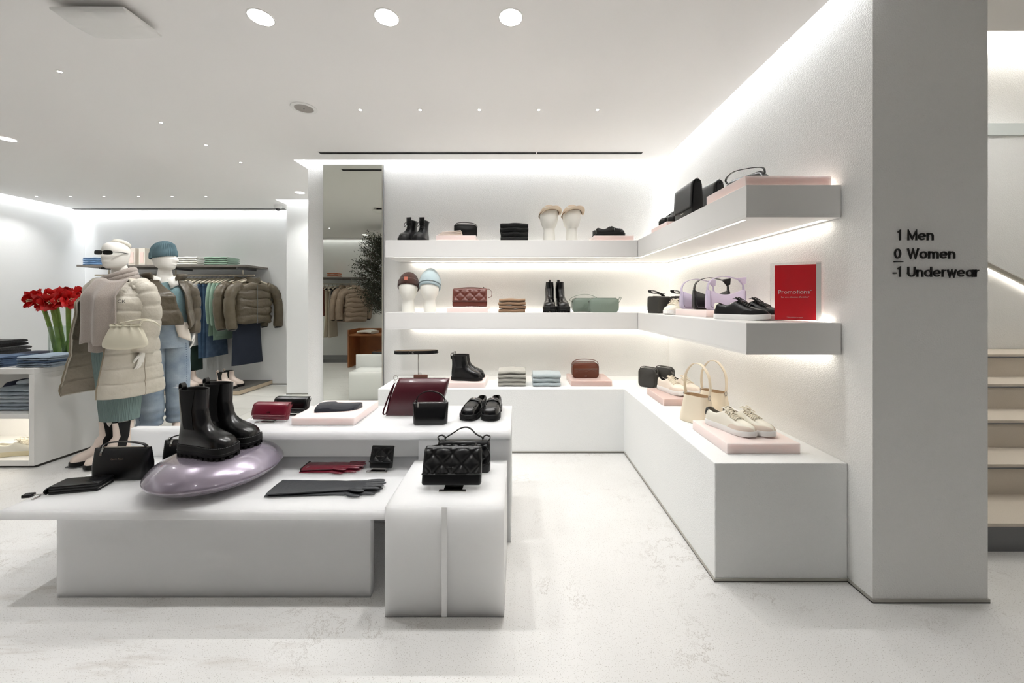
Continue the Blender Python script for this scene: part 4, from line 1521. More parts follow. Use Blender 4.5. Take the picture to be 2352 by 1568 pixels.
stack(4, (-.034, 3.56, Z_UP), 0, .258, .20, .044, M_BLACKKNIT, 'black folded sweater', 'stack on the upper shelf', grp='black sweaters on the upper shelf', sag=.004)
stack(4, (-.054, 3.52, Z_MID), 0, .245, .20, .033, M_TANKNIT, 'tan folded sweater', 'stack on the middle shelf', grp='tan sweaters on the middle shelf')
stack(4, (-.054, 3.42, BZ), 0, .245, .22, .036, M_GREYKNIT, 'grey marl folded sweater', 'stack on the bench', grp='grey sweaters on the bench', sag=.006)
stack(3, (.258, 3.42, BZ), .0, .245, .22, .038, M_BLUEKNIT, 'pale blue folded sweater', 'stack on the bench', grp='pale blue sweaters on the bench')

# ================================================================ head forms, beanies, caps
def head_form(label, loc, rz=0, h=.33):
    t = thing('head_form', label, 'head form', loc, rz, 'white display heads')
    P = [(.055, 0), (.056, .01), (.054, .06), (.051, .095), (.050, .112), (.053, .125), (.064, .145), (.076, .175), (.084, .215), (.0855, .245), (.080, .28), (.066, .308), (.040, .328), (.001, .335)]
    n = 28
    rings = []
    for r, z in P:
        ring = []
        for i in range(n):
            a = 2 * PI * i / n
            x, y = r * math.cos(a), r * math.sin(a)
            if z > .13:
                y *= 1.18
                # face: slight chin forward, tapering jaw
                if y < 0:
                    k = max(0, 1 - abs(z - .165) / .05)
                    y -= .012 * k * (1 - abs(x) / .08)
                    x *= 1 - .08 * k
            ring.append((x, y, z))
        rings.append(ring)
    MB().loft(rings, True, True, True).build('head', M_FORM, t, smooth=70)
    MB().lathe([(.048, 0), (.048, .004)], 24).build('base_ring', M_GREYMETAL, t)
    return t
def beanie(label, loc, rz, m, tall=.0, ribs=44, patch=None, logo=None, tilt=.12, sc=1.0, slouch=0, name='beanie'):
    t = thing(name, label, 'hat', loc, rz, rx=-tilt)
    n = ribs * 2
    cuffh = .062
    def ring(z, r, amp, cy=0, cx=0):
        return [((r + (amp if i % 2 else -amp)) * math.cos(2 * PI * i / n) + cx, (r + (amp if i % 2 else -amp)) * 1.27 * math.sin(2 * PI * i / n) + cy, z) for i in range(n)]
    H = .128 + tall
    body = []
    for k in range(13):
        u = k / 12
        r = .0905 * (1 - u ** 2.4) ** .5 if u < 1 else .004
        r = max(.006, r)
        if tall:
            r = max(.010, .0905 * (1 - u ** 1.9) ** .75 + .012)
        body.append(ring(.03 + u * (H - .0), r, .0011 * min(1, r / .05), .01 * u + slouch * u * u, slouch * .6 * u * u))
    MB().loft(body, True, False, True).build('crown', m, t, smooth=80)
    cuff = [ring(z, r, .0016) for z, r in ((0, .088), (.0, .094), (.012, .097), (cuffh - .01, .096), (cuffh, .093), (cuffh, .088))]
    MB().loft(cuff, True, False, False).build('cuff', m, t, smooth=80)
    if patch:
        MB().box(-.022, .010, -.128, -.119, .028, .060).build('leather_patch', patch, t, bevel=.001)
    if logo:
        text_mesh('CK', .018, .0006, 'logo_lettering', M_CHROME, t, (.022, -.123, .02), (PI / 2, 0, .3))
    return t
M_BROWNKNIT = mat('brown_knit', (66, 36, 26), .95, bump=(220, .8, .006), sheen=.2)
M_ICEKNIT = mat('ice_blue_knit', (166, 182, 187), .95, bump=(300, .5, .004), sheen=.2)
Yh = 3.48
head_form('white display head under the brown beanie on the middle shelf', (ux(938, Yh), Yh, Z_MID), .1)
beanie('chunky brown knitted beanie with leather patch on a white head', (ux(938, Yh), Yh + .005, Z_MID + .222), .1, M_BROWNKNIT, ribs=26, patch=mat('rust_patch', (170, 92, 70), .6), tilt=.36)
head_form('white display head under the pale blue beanie on the middle shelf', (ux(987, Yh), Yh, Z_MID), .05)
beanie('tall pale blue ribbed beanie on a white head', (ux(987, Yh), Yh + .005, Z_MID + .222), .05, M_ICEKNIT, tall=.045, ribs=46, logo=True, tilt=.34)
def cap(label, loc, rz):
    t = thing('baseball_cap', label, 'hat', loc, rz, 'beige baseball caps', rx=-.30)
    M_CAP = mat('beige_cotton', (226, 208, 186), .9, bump=(700, .2))
    rings = []
    n = 30
    for k in range(9):
        u = k / 8
        r = .0905 * math.cos(u * PI / 2 * .97) ** .62
        rings.append([(r * math.cos(2 * PI * i / n), r * 1.14 * math.sin(2 * PI * i / n), u * .098) for i in range(n)])
    MB().loft(rings, True, False, True).build('crown', M_CAP, t, smooth=70)
    MB().tube([(0.0912 * math.cos(2 * PI * i / n), 0.0912 * 1.14 * math.sin(2 * PI * i / n), .006) for i in range(n)], .004, 5, closed=True).build('sweatband', mat('cap_band', (150, 122, 96), .8), t)
    m_ = MB()
    def vis(u, v):
        a = PI + PI * (.12 + .76 * u)
        r0 = .091
        x = r0 * math.cos(a)
        y = r0 * 1.14 * math.sin(a)
        L = .068 * math.sin(PI * u) ** .5
        return (x * (1 + .10 * v), y - L * v, .006 - .018 * (2 * u - 1) ** 2 * v - .006 * v)
    m_.grid(vis, 20, 6)
    m_.build('visor', M_CAP, t, smooth=70, solid=.004)
    MB().sphere((0, 0, .098), .006, 10, 6, (1, 1, .6)).build('top_button', M_CAP, t)
    for k in range(6):
        a = 2 * PI * k / 6 + .5
        pts = [(0.0908 * math.cos(u * PI / 2 * .97) ** .62 * math.cos(a), 0.0908 * 1.14 * math.cos(u * PI / 2 * .97) ** .62 * math.sin(a), u * .098) for u in [q / 6 for q in range(7)]]
        MB().tube(pts, .0012, 4).build('panel_seam', M_CAP, t)
    return t
Yc = 3.50
for px, lb_, rz in ((1261, 'left', .35), (1313, 'right', .35)):
    head_form('white display head under the %s beige cap on the upper shelf' % lb_, (ux(px, Yc), Yc, Z_UP), .1)
    cap('%s beige baseball cap on a white head on the upper shelf' % lb_, (ux(px, Yc), Yc, Z_UP + .248), rz)

# ================================================================ upper shelf, back wing
def cb(lbl):
    return boot('combat_boot', lbl, M_LEATHER_M, M_RUBBER, L=.25, W=.105, zs=.03, top=.212, kind='lace', group='black lace-up boots on the upper shelf', shaft=.5)
pair(cb, [(ux(939, 3.55), 3.55, Z_UP), (ux(969, 3.55), 3.55, Z_UP)], [-PI / 2 - .25, -PI / 2 - .12], ['left black lace-up combat boot on the upper shelf', 'right black lace-up combat boot on the upper shelf'])
riser('pink acrylic block under the cream pouch on the upper shelf', ux(1003, 3.45), ux(1094, 3.45), 3.42, 3.72, Z_UP, .048)
def camera_bag(label, loc, rz, m, wd=.2, dp=.08, ht=.135, handle=.03, hw=M_CHROME, strap=True, chev=False, band=None, group=None, name='camera_bag', logo=None):
    t = thing(name, label, 'handbag', loc, rz, group)
    m_ = MB()
    rings = []
    for k, (yy, f) in enumerate(((-dp / 2, .93), (-dp / 2 + .006, .985), (-dp / 2 + .014, 1), (dp / 2 - .014, 1), (dp / 2 - .006, .985), (dp / 2, .93))):
        rings.append([(x * f, yy, ht / 2 + z * f) for x, z, _ in rrect(wd / 2, ht / 2, min(.035, ht * .28), 0, 6)])
    m_.loft(rings)
    m_.build('body', m, t, smooth=60)
    zz = [(x * 1.002, -dp * .22, ht / 2 + z * 1.002) for x, z, _ in rrect(wd / 2, ht / 2, min(.035, ht * .28), 0, 6)]
    MB().tube([p for p in zz if p[2] > ht * .45], .0022, 5).build('zip', hw, t)
    for sy in (-1, 1):
        MB().tube([(x * .992, sy * (dp / 2 - .004), ht / 2 + z * .992) for x, z, _ in rrect(wd / 2, ht / 2, min(.035, ht * .28), 0, 6)], .0024, 5, closed=True).build('piping', m, t)
    if handle:
        g = MB()
        g.strap(curve([(-wd * .48, 0, ht * .78), (-wd * .50, 0, ht * .95), (-wd * .36, -.004, ht + handle * .7), (-wd * .1, -.006, ht + handle), (wd * .2, -.006, ht + handle * .9), (wd * .42, 0, ht + handle * .5), (wd * .51, 0, ht * .92), (wd * .49, 0, ht * .76)], 30), (0, 1, 0), .018, .004)
        g.build('handle', m, t, smooth=60)
    for sx in (-1, 1):
        ring_hw(MB(), (sx * wd * .505, 0, ht * .74), .008, .0018, 'x').build('handle_ring', hw, t)
    if chev:
        for zt_, amp_ in ((ht * .62, .0),):
            MB().box(-wd * .44, wd * .44, -dp / 2 - .0025, -dp / 2 + .003, ht * .60, ht * .625).build('front_zip', hw, t, smooth=0)
        for x0, x1 in ((-.36, -.18), (-.18, .02), (.02, .2), (.2, .38)):
            up = (x0 in (-.36, .02))
            MB().tube([(x0 * wd, -dp / 2 - .001, ht * (.42 if up else .58)), (x1 * wd, -dp / 2 - .001, ht * (.58 if up else .42))], .0016, 5).build('quilt_seam', m, t)
        MB().box(-.010, .010, -dp / 2 - .002, -dp / 2 + .001, ht * .12, ht * .16).build('metal_plate', hw, t, smooth=0)
    if band:
        MB().box(-wd * .5 - .001, wd * .5 + .001, -dp / 2 - .001, dp / 2 + .001, ht * .42, ht * .52).build('stripe_band', band, t, smooth=0)
    if logo:
        text_mesh('CK', logo, .0012, 'logo_lettering', m, t, (0, -dp / 2 - .0008, ht * .32), (PI / 2, 0, 0), 'CENTER')
    return t
camera_bag('black camera bag with handle behind the cream pouch on the upper shelf', (ux(1069, 3.58), 3.60, Z_UP + .048), .12, M_LEATHER_M, .215, .085, .128, .026)
t = thing('soft_pouch', 'folded cream leather pouch lying on the pink block of the upper shelf', 'pouch', (ux(1036, 3.5), 3.49, Z_UP + .048), .05)
for k in range(3):
    soft_box(.215 - .02 * k, .12, .014, .006).xf(Matrix.Translation((.006 * k, 0, .0142 * k)) @ Matrix.Rotation(-.05 * k, 4, 'Y')).build('leather_layer', M_BEIGE, t, smooth=60)
riser('pink acrylic block under the loafers at the right of the upper back shelf', ux(1362, 3.45), ux(1453, 3.45), 3.41, 3.72, Z_UP, .045)
def lo2(lbl):
    return low_shoe('loafer', lbl, M_LEATHER, M_RUBBER, L=.265, W=.095, zs=.028, kind='loafer', group='black loafers on the upper shelf')
pair(lo2, [(ux(1401, 3.5), 3.49, Z_UP + .045), (ux(1399, 3.5), 3.61, Z_UP + .045)], [-.06, .02], ['front black loafer on the pink block of the upper back shelf', 'rear black loafer on the pink block of the upper back shelf'])

# upper shelf, right wing
riser('small pink acrylic block under the black lace shoes in the upper shelf corner', 1.10, 1.40, 2.78, 3.10, Z_UP, .04)
def lo3(lbl):
    return low_shoe('lace_shoe', lbl, M_LEATHER_M, M_RUBBER, L=.27, W=.098, zs=.028, kind='sneaker', group='black lace shoes in the upper corner', m_lace=M_RUBBER)
pair(lo3, [(1.235, 2.97, Z_UP + .04), (1.26, 2.85, Z_UP + .04)], [PI + .35, PI + .25], ['rear black lace shoe on the small pink block of the upper shelf', 'front black lace shoe on the small pink block of the upper shelf'])
def flap_bag(label, loc, rz, wd, ht, dp, m=M_LEATHER_M):
    t = thing('flap_bag', label, 'handbag', loc, rz)
    soft_box(wd, dp, ht, .012, [(0, .98, 1), (.03, 1, 1.04), (.5, 1, .92), (.85, 1, .74), (.95, .995, .60), (1, .98, .25)]).build('body', m, t, smooth=60)
    m_ = MB()
    def fl(u, v):
        k = max(0, (v - .8) / .2)
        y = -dp / 2 * lerp(1.05, .76, v) - .004
        return ((u - .5) * wd * 1.01, y + k * k * dp * .38, lerp(.2 * ht, ht + .006, v))
    m_.grid(fl, 10, 14)
    m_.build('flap', m, t, smooth=60, solid=.004)
    MB().box(-.02, .02, -dp / 2 - .006, -dp / 2 + .002, .11 * ht, .14 * ht).build('metal_plate', M_CHROME, t, smooth=0)
    for sx in (-1, 1):
        MB().lathe([(.001, 0), (.011, 0), (.011, .004), (.001, .004)], 14).xf(Matrix.Translation((sx * (wd / 2 + .001), 0, ht * .93)) @ Matrix.Rotation(PI / 2, 4, 'Y')).build('side_stud', M_RUBBER, t)
    return t
flap_bag('tall black flap bag facing into the shop on the upper right shelf', (1.135, 2.50, Z_UP), -PI / 2, .265, .222, .075)
flap_bag('black leather bag behind the flap bag on the upper right shelf', (1.30, 2.56, Z_UP), -PI / 2 + .1, .25, .235, .075)
riser('long pink acrylic block at the near end of the upper right shelf', 1.088, 1.50, 1.80, 2.17, Z_UP, .05)
t = thing('slouchy_bag', 'soft black leather bag lying with its strap on the long pink block', 'handbag', (1.235, 2.03, Z_UP + .05), -1.2)
soft_box(.24, .11, .075, .03, [(0, .93, .9), (.12, 1, 1), (.4, .98, .95), (.75, .85, .6), (1, .7, .2)]).build('body', M_LEATHER, t, smooth=70)
g = MB()
g.strap(curve([(-.10, 0, .05), (-.13, .0, .09), (-.09, .01, .125), (.0, .015, .118), (.08, .01, .095), (.10, 0, .06)], 26), (0, 1, .2), .012, .004)
g.build('strap', M_LEATHER, t, smooth=60)
g = MB()
g.strap(curve([(-.09, .02, .05), (-.125, .03, .02), (-.15, .03, -.02), (-.14, .02, .03), (-.1, .02, .06)], 16), (0, 1, 0), .01, .003)
g.build('hanging_strap', M_LEATHER, t, smooth=60)

# ================================================================ middle shelf, back wing
riser('pink acrylic block under the brown quilted bag on the middle shelf', ux(1026, 3.42), ux(1120, 3.42), 3.42, 3.70, Z_MID, .048)
quilted_bag('brown quilted leather bag on the pink block of the middle shelf', (ux(1078, 3.5), 3.54, Z_MID + .053), 0, .325, .172, .06, M_BROWN, cell=.088, strap='side', lean=-.1, amp=.008)
tilt_stand((ux(1084, 3.45), 3.46, Z_MID + .048), 0, .14, 'metal easel stand under the brown quilted bag')
def tb(lbl):
    return boot('tall_boot', lbl, M_LEATHER, M_RUBBER, L=.27, W=.108, zs=.05, top=.285, kind='chelsea', group='tall black chelsea boots on the middle shelf', shaft=.47, lugs=True, slim=.85)
pair(tb, [(ux(1263, 3.5), 3.545, Z_MID), (ux(1291, 3.5), 3.545, Z_MID)], [-PI / 2 - .1, -PI / 2 + .12], ['left tall black chelsea boot on the middle shelf', 'right tall black chelsea boot on the middle shelf'])
def green_bag(label, loc, rz):
    t = camera_bag(label, loc, rz, M_GREEN, .268, .07, .132, 0, logo=.062, name='shoulder_bag', group='sage green shoulder bags')
    ht, wd = .132, .268
    MB().box(-wd * .42, wd * .42, -.006, .006, ht - .003, ht + .003).build('top_zip', mat('dark_green_zip', (70, 80, 72), .5), t, smooth=0)
    return t
gb = green_bag('sage green shoulder bag in front with embossed logo on the middle shelf', (ux(1386, 3.5), 3.50, Z_MID), 0)
g = MB()
g.strap(curve([(.135, 0, .08), (.155, 0, .11), (.165, 0, .135), (.15, 0, .14), (.14, 0, .11)], 14), (0, 1, 0), .010, .003)
g.build('strap', M_GREEN, gb, smooth=60)
gb2 = green_bag('sage green shoulder bag with arched strap behind its twin on the middle shelf', (ux(1346, 3.65), 3.65, Z_MID), .1)
g = MB()
g.strap(curve([(-.135, 0, .09), (-.16, 0, .12), (-.10, 0, .155), (.0, 0, .17), (.08, 0, .15), (.13, 0, .12)], 24), (0, 1, 0), .012, .003)
g.build('strap', M_GREEN, gb2, smooth=60)
tilt_stand((ux(1345, 3.45), 3.56, Z_MID), 0, .12, 'metal easel stand beside the sage green bags')

# middle shelf, right wing
def boxy_bag(label, loc, rz):
    t = thing('boxy_bag', label, 'handbag', loc, rz, 'small dark boxy bags on the middle shelf')
    soft_box(.17, .13, .145, .02).build('body', M_DARKGREY, t, smooth=60)
    g = MB()
    g.strap(curve([(.06, 0, .145), (.02, 0, .165), (-.06, 0, .168), (-.115, 0, .178), (-.12, 0, .196), (-.07, 0, .19), (.0, 0, .172), (.06, 0, .165)], 26), (0, 1, 0), .034, .004)
    g.build('rolled_strap', M_LEATHER_M, t, smooth=60)
    g = MB()
    ring_hw(g, (.05, -.068, .11), .010, .002, 'y')
    g.tube([(.05, -.069, .10), (.056, -.07, .075), (.05, -.07, .06)], .003, 5)
    g.build('snap_hook', M_CHROME, t)
    MB().box(-.08, .08, -.003, .003, .144, .148).build('zip', M_CHROME, t, smooth=0)
    return t
M_DARKGREY = mat('charcoal_bag_leather', (52, 50, 46), .5, bump=(500, .2, .0015))
boxy_bag('dark boxy bag with rolled strap nearest the corner of the middle shelf', (1.225, 3.26, Z_MID), .55)
boxy_bag('dark boxy bag with rolled strap partly hidden behind the lilac bags', (1.40, 3.22, Z_MID), .55)
riser('pink acrylic block under the lilac and black bags on the middle shelf', 1.19, 1.50, 2.38, 2.84, Z_MID, .046)
def ws(lbl):
    return low_shoe('sneaker', lbl, M_OFFWHITE, M_SOLEW, L=.275, W=.1, group='white sneakers on the middle shelf', m_over=M_OFFWHITE)
pair(ws, [(1.235, 2.965, Z_MID), (1.345, 2.95, Z_MID)], [-2.35, -2.2], ['left white sneaker before the dark boxy bags on the middle shelf', 'right white sneaker between the boxy bags and the lilac bags'])
def hobo(label, loc, rz, m, wd=.245):
    t = thing('shoulder_bag', label, 'handbag', loc, rz, 'knotted-strap shoulder bags')
    ht, dp = .135, .062
    nx = 14
    rings = []
    for i in range(nx + 1):
        u = i / nx
        x = (u - .5) * wd
        top = ht - .035 * math.sin(PI * u) ** 1.2
        e = min(1, min(u, 1 - u) / .08)
        b = .012 * (1 - e) ** 2
        d = dp / 2 * (.72 + .28 * e)
        rings.append([(x, -d, b + .01), (x, -d * .85, b), (x, d * .85, b), (x, d, b + .01), (x, d * 1.02, top * .55), (x, d * .45, top - .004), (x, 0, top), (x, -d * .45, top - .004), (x, -d * 1.02, top * .55)])
    MB().loft(rings).build('body', m, t, smooth=70)
    MB().tube([(-wd * .46, -dp / 2 - .001, ht - .012), (-wd * .46, -dp / 2 - .0018, .03), (-wd * .42, -dp / 2 - .0015, .014), (wd * .42, -dp / 2 - .0015, .014), (wd * .46, -dp / 2 - .0018, .03), (wd * .46, -dp / 2 - .001, ht - .012)], .0016, 5).build('seam_piping', mat(m.name + '_edge', (90, 82, 96), .6), t)
    g = MB()
    g.strap(curve([(-wd * .46, 0, ht - .03), (-wd * .47, 0, ht + .02), (-wd * .36, 0, ht + .062), (-wd * .1, 0, ht + .082), (wd * .16, 0, ht + .075), (wd * .36, 0, ht + .062)], 24), (0, 1, 0), .026, .004)
    g.strap([(wd * .48, 0, ht - .03), (wd * .475, 0, ht + .015), (wd * .46, 0, ht + .045)], (0, 1, 0), [.026, .020, .014], .004)
    g.build('strap', m, t, smooth=60)
    m_ = MB()
    m_.add([(wd * .30, -.008, ht + .072), (wd * .54, -.012, ht + .080), (wd * .53, -.01, ht + .035), (wd * .45, -.006, ht + .028),
            (wd * .30, .008, ht + .068), (wd * .54, .012, ht + .076), (wd * .53, .01, ht + .032), (wd * .45, .006, ht + .024)],
           [(0, 1, 2, 3), (7, 6, 5, 4), (0, 4, 5, 1), (1, 5, 6, 2), (2, 6, 7, 3), (3, 7, 4, 0)])
    m_.build('knot', m, t, smooth=0, bevel=.004)
    return t
hobo('lilac shoulder bag with knotted strap in front on the middle shelf', (1.352, 2.45, Z_MID + .046), 0, M_LILAC)
hobo('black shoulder bag with knotted strap between the two lilac bags', (1.335, 2.60, Z_MID + .046), .0, M_LEATHER_M)
hobo('lilac shoulder bag with knotted strap behind the black one', (1.315, 2.755, Z_MID + .046), .0, M_LILAC)
def bs(lbl):
    return low_shoe('sneaker', lbl, M_LEATHER_M, M_SOLEW, L=.285, W=.1, group='black sneakers on the middle shelf', m_over=mat('black_suede', (14, 14, 14), .95), m_lace=M_RUBBER, m_heel=M_OFFWHITE)
pair(bs, [(1.235, 2.085, Z_MID), (1.335, 2.10, Z_MID)], [-PI / 2 + .62, -PI / 2 + .62], ['left black sneaker with white sole on the middle shelf', 'right black sneaker with white sole next to the red sign'])

# ================================================================ bench, back wing
t = thing('belt_stand', 'slim metal stand holding up a black belt on the bench', 'stand', (ux(961, 3.5), 3.50, BZ))
MB().lathe([(.05, 0), (.05, .005), (.012, .008)], 24).build('base', M_CHROME, t)
MB().tube([(0, 0, .006), (0, 0, .275)], .0055, 10).build('pole', M_CHROME, t)
MB().tube([(-.19, 0, .278), (.19, 0, .278)], .004, 8).build('bar', M_CHROME, t)
b_ = thing('belt', 'black leather belt with silver logo buckle looped on the stand', 'belt', (ux(956, 3.5), 3.50, BZ + .282))
pts = []
for k in range(48):
    a = 2 * PI * k / 48
    cx = math.copysign(max(0, abs(math.cos(a)) ** .6), math.cos(a))
    pts.append(Vector((.202 * cx, .055 * math.sin(a), .004 * math.cos(a))))
def ring_band(pts, h, th):
    rings = []
    n = len(pts)
    for i in range(n):
        tng = (pts[(i + 1) % n] - pts[i - 1]).normalized()
        nn = Vector((tng.y, -tng.x, 0))
        p = pts[i]
        rings.append([p + nn * th / 2 + Vector((0, 0, h / 2)), p - nn * th / 2 + Vector((0, 0, h / 2)), p - nn * th / 2 - Vector((0, 0, h / 2)), p + nn * th / 2 - Vector((0, 0, h / 2))])
    rings.append(rings[0])
    return MB().loft(rings, True, False, False)
ring_band(pts, .030, .003).build('strap', M_LEATHER, b_, smooth=60)
ring_band([p * .985 for p in pts], .028, .002).build('lining', mat('tan_lining', (150, 132, 112), .7), b_, smooth=60)
text_mesh('CK', .042, .002, 'logo_buckle', M_CHROME, b_, (-.055, -.059, -.015), (PI / 2, 0, 0))
t = thing('card_holder', 'small brown leather card holder with a ring behind the burgundy pouch', 'wallet', (ux(948, 3.36), 3.36, BZ))
soft_box(.13, .05, .03, .006).build('body', M_BROWN, t, smooth=60)
ring_hw(MB(), (-.01, 0, .034), .012, .0014, 'y').build('key_ring', M_CHROME, t)
riser('pink acrylic block under the black ankle boots on the bench', -.63, -.285, 3.264, 3.58, BZ, .05)
def ab(lbl):
    return boot('ankle_boot', lbl, M_LEATHER, M_RUBBER, L=.275, W=.098, zs=.03, top=.215, group='black chelsea ankle boots on the bench', shaft=.49)
pair(ab, [(-.455, 3.36, BZ + .05), (-.447, 3.475, BZ + .05)], [-.08, -.02], ['front black chelsea ankle boot on the pink block of the bench', 'rear black chelsea ankle boot on the pink block of the bench'])
riser('pink acrylic block under the chestnut camera bag on the bench', .473, .835, 3.33, 3.66, BZ, .05, acrylic('dusty_pink_acrylic', (208, 184, 177), .03, .35))
camera_bag('chestnut leather camera bag with zigzag seams on the bench', (ux(1345, 3.45), 3.485, BZ + .05), .0, M_BROWN2, .238, .09, .138, .03, chev=True)

# bench, right wing
M_BAND = mat('silver_band', (190, 188, 180), .4)
camera_bag('left dark camera bag with pale stripe in the bench corner', (1.155, 3.32, BZ), -.75, M_DARKGREY, .15, .09, .165, .012, band=None, group='dark camera bags in the bench corner')
camera_bag('right dark camera bag with pale stripe in the bench corner', (1.305, 3.35, BZ), -.75, M_DARKGREY, .15, .09, .165, .012, band=None, group='dark camera bags in the bench corner')
riser('dusty pink acrylic block under the cream sneakers on the bench', 1.048, 1.41, 2.707, 3.05, BZ, .05, MATS['dusty_pink_acrylic'])
def cs(lbl):
    return low_shoe('sneaker', lbl, mat('cream_sneaker_leather', (232, 221, 207), .5), M_SOLEW, L=.28, W=.1, zs=.03, group='cream sneakers on the bench', m_over=M_SUEDE)
pair(cs, [(1.185, 2.90, BZ + .05), (1.295, 2.92, BZ + .05)], [-PI / 2 + .35, -PI / 2 + .35], ['left cream sneaker on the dusty pink block', 'right cream sneaker on the dusty pink block'])
def bucket(label, loc, rz, dark=None):
    t = thing('bucket_bag', label, 'handbag', loc, rz, 'cream bucket bags on the bench')
    ht = .165
    rings = []
    for tt, fx, fy in ((0, .19, .125), (.03, .2, .135), (.3, .19, .125), (.65, .17, .105), (.95, .152, .088), (1, .15, .086)):
        rings.append(rrect(fx / 2, fy / 2, .05 * fy / .13, ht * tt, 6))
    MB().loft(rings, True, True, False).build('body', M_CREAM, t, smooth=60)
    MB().loft([rrect(.148 / 2, .084 / 2, .03, ht - .001, 6), rrect(.14 / 2, .078 / 2, .03, ht - .02, 6)], True, False, True).build('lining', mat('tan_bag_lining', (168, 140, 108), .8), t, smooth=60)
    MB().lathe([(.001, 0), (.098, 0), (.098, .004), (.001, .004)], 30, sy=.66).build('base_edge', mat('dark_edge', (70, 58, 48), .7), t)
    g = MB()
    g.strap(curve([(-.078, 0, ht - .075), (-.078, 0, ht), (-.082, 0, ht + .06), (-.072, 0, ht + .13), (-.035, 0, ht + .185), (.0, 0, ht + .198), (.035, 0, ht + .185), (.072, 0, ht + .13), (.082, 0, ht + .06), (.078, 0, ht), (.080, 0, ht - .075)], 48), (0, 1, 0), .026, .004)
    g.build('handle', M_CREAM, t, smooth=60)
    for sx in (-1, 1):
        ring_hw(MB(), (sx * .080, -.004, ht - .004), .014, .0022, 'x').build('handle_ring', M_CHROME, t)
    return t
bucket('cream bucket bag with tall handle nearest the bench edge', (1.125, 2.36, BZ), -.95)
bucket('cream bucket bag with tall handle nearer the wall', (1.285, 2.47, BZ), -.95)
riser('large pink acrylic block under the off-white sneakers at the bench end', 1.029, 1.390, 1.851, 2.215, BZ, .053)
def os_(lbl):
    return low_shoe('sneaker', lbl, M_OFFWHITE, M_SOLEW, L=.285, W=.098, group='off-white sneakers at the bench end', m_over=M_SUEDE, m_heel=mat('black_heel', (24, 24, 24), .5), m_in=M_SILVER)
pair(os_, [(1.150, 2.045, BZ + .053), (1.252, 2.05, BZ + .053)], [-PI / 2 + .42, -PI / 2 + .42], ['left off-white sneaker with black heel at the bench end', 'right off-white sneaker with black heel at the bench end'])
# ================================================================ white cabinet with jeans (left)
CX, CY = -3.77, 2.936
cab = thing('display_cabinet', 'white open cabinet with folded jeans and lit sneaker shelf', 'cabinet', (CX, CY, 0))
MB().box(-2.0, 0, .0, 1.05, .735, .775).build('top_panel', M_WHITE, cab, smooth=0, bevel=.002)
MB().box(-.042, 0, .0, 1.05, .018, .7345).build('side_panel', M_WHITE, cab, smooth=0, bevel=.002)
MB().box(-2.0, -.0425, .55, .57, .06, .7345).build('back_panel', M_WHITE, cab, smooth=0)
MB().box(-2.0, -.0425, .0, .55, .385, .425).build('shelf', M_WHITE, cab, smooth=0, bevel=.001)
MB().box(-2.0, -.0425, .0, .55, .018, .062).build('bottom_panel', M_WHITE, cab, smooth=0, bevel=.001)
MB().box(-2.0, -.004, .02, 1.04, 0, .018).build('plinth', M_GAP, cab, smooth=0)
MB().box(-1.9, -.1, .03, .045, .379, .3845).build('led_line', M_SLED, cab, smooth=0)
light('AREA', (CX - .6, CY + .25, .37), 1.2, (1, .93, .82), shape='RECTANGLE', size=1.0, size_y=.1)
def denim(name, rgb):
    return mat(name, rgb, .9, bump=(260, .4, .002), var=(14, .3, tuple(min(255, c + 26) for c in rgb)))
M_DEN1 = denim('mid_denim', (62, 82, 108))
M_DEN2 = denim('light_denim', (134, 149, 164))
M_DEN3 = denim('dark_denim', (28, 34, 54))
M_DEN4 = denim('washed_denim', (172, 181, 188))
M_DEN5 = denim('grey_denim', (148, 159, 168))
zc = .775
stack(5, (ux(60, 3.1) - .19, CY + .17, zc), 0.02, .27, .24, .017, [M_DEN1], 'mid blue jeans', 'left pile of the cabinet top', 'folded_jeans', 'jeans', 'mid blue jeans on the cabinet')
stack(5, (ux(100, 3.1) + .045, CY + .20, zc), 0.02, .25, .30, .018, [M_DEN2, M_DEN2, M_DEN1], 'light blue jeans', 'right pile of the cabinet top', 'folded_jeans', 'jeans', 'light blue jeans on the cabinet')
stack(3, (-4.32, CY + .55, zc), .35, .40, .26, .022, M_DEN3, 'dark navy jeans', 'rear pile of the cabinet top', 'folded_jeans', 'jeans', 'dark jeans on the cabinet')
stack(5, (-4.90, CY + .60, zc), .1, .30, .26, .034, M_BLACKKNIT, 'black folded garment', 'pile at the left edge of the cabinet top', 'folded_garment', 'garment', 'black pile on the cabinet', jitter=.03)
stack(6, (-4.02, CY + .22, .425), 0.0, .34, .30, .031, [M_DEN5, M_DEN5, M_DEN4, M_DEN4], 'washed grey jeans', 'pile inside the cabinet', 'folded_jeans', 'jeans', 'washed jeans in the cabinet')
folded('pale jeans thrown folded on top of the pile inside the cabinet', (-3.95, CY + .24, .622), .25, .26, .22, .036, M_DEN4, 'folded_jeans', None, 'jeans', seed=4, sag=.01)
folded('dark folded jeans beside the washed pile inside the cabinet', (-4.27, CY + .36, .425), .0, .15, .26, .20, M_DEN3, 'folded_jeans', None, 'jeans', seed=9)
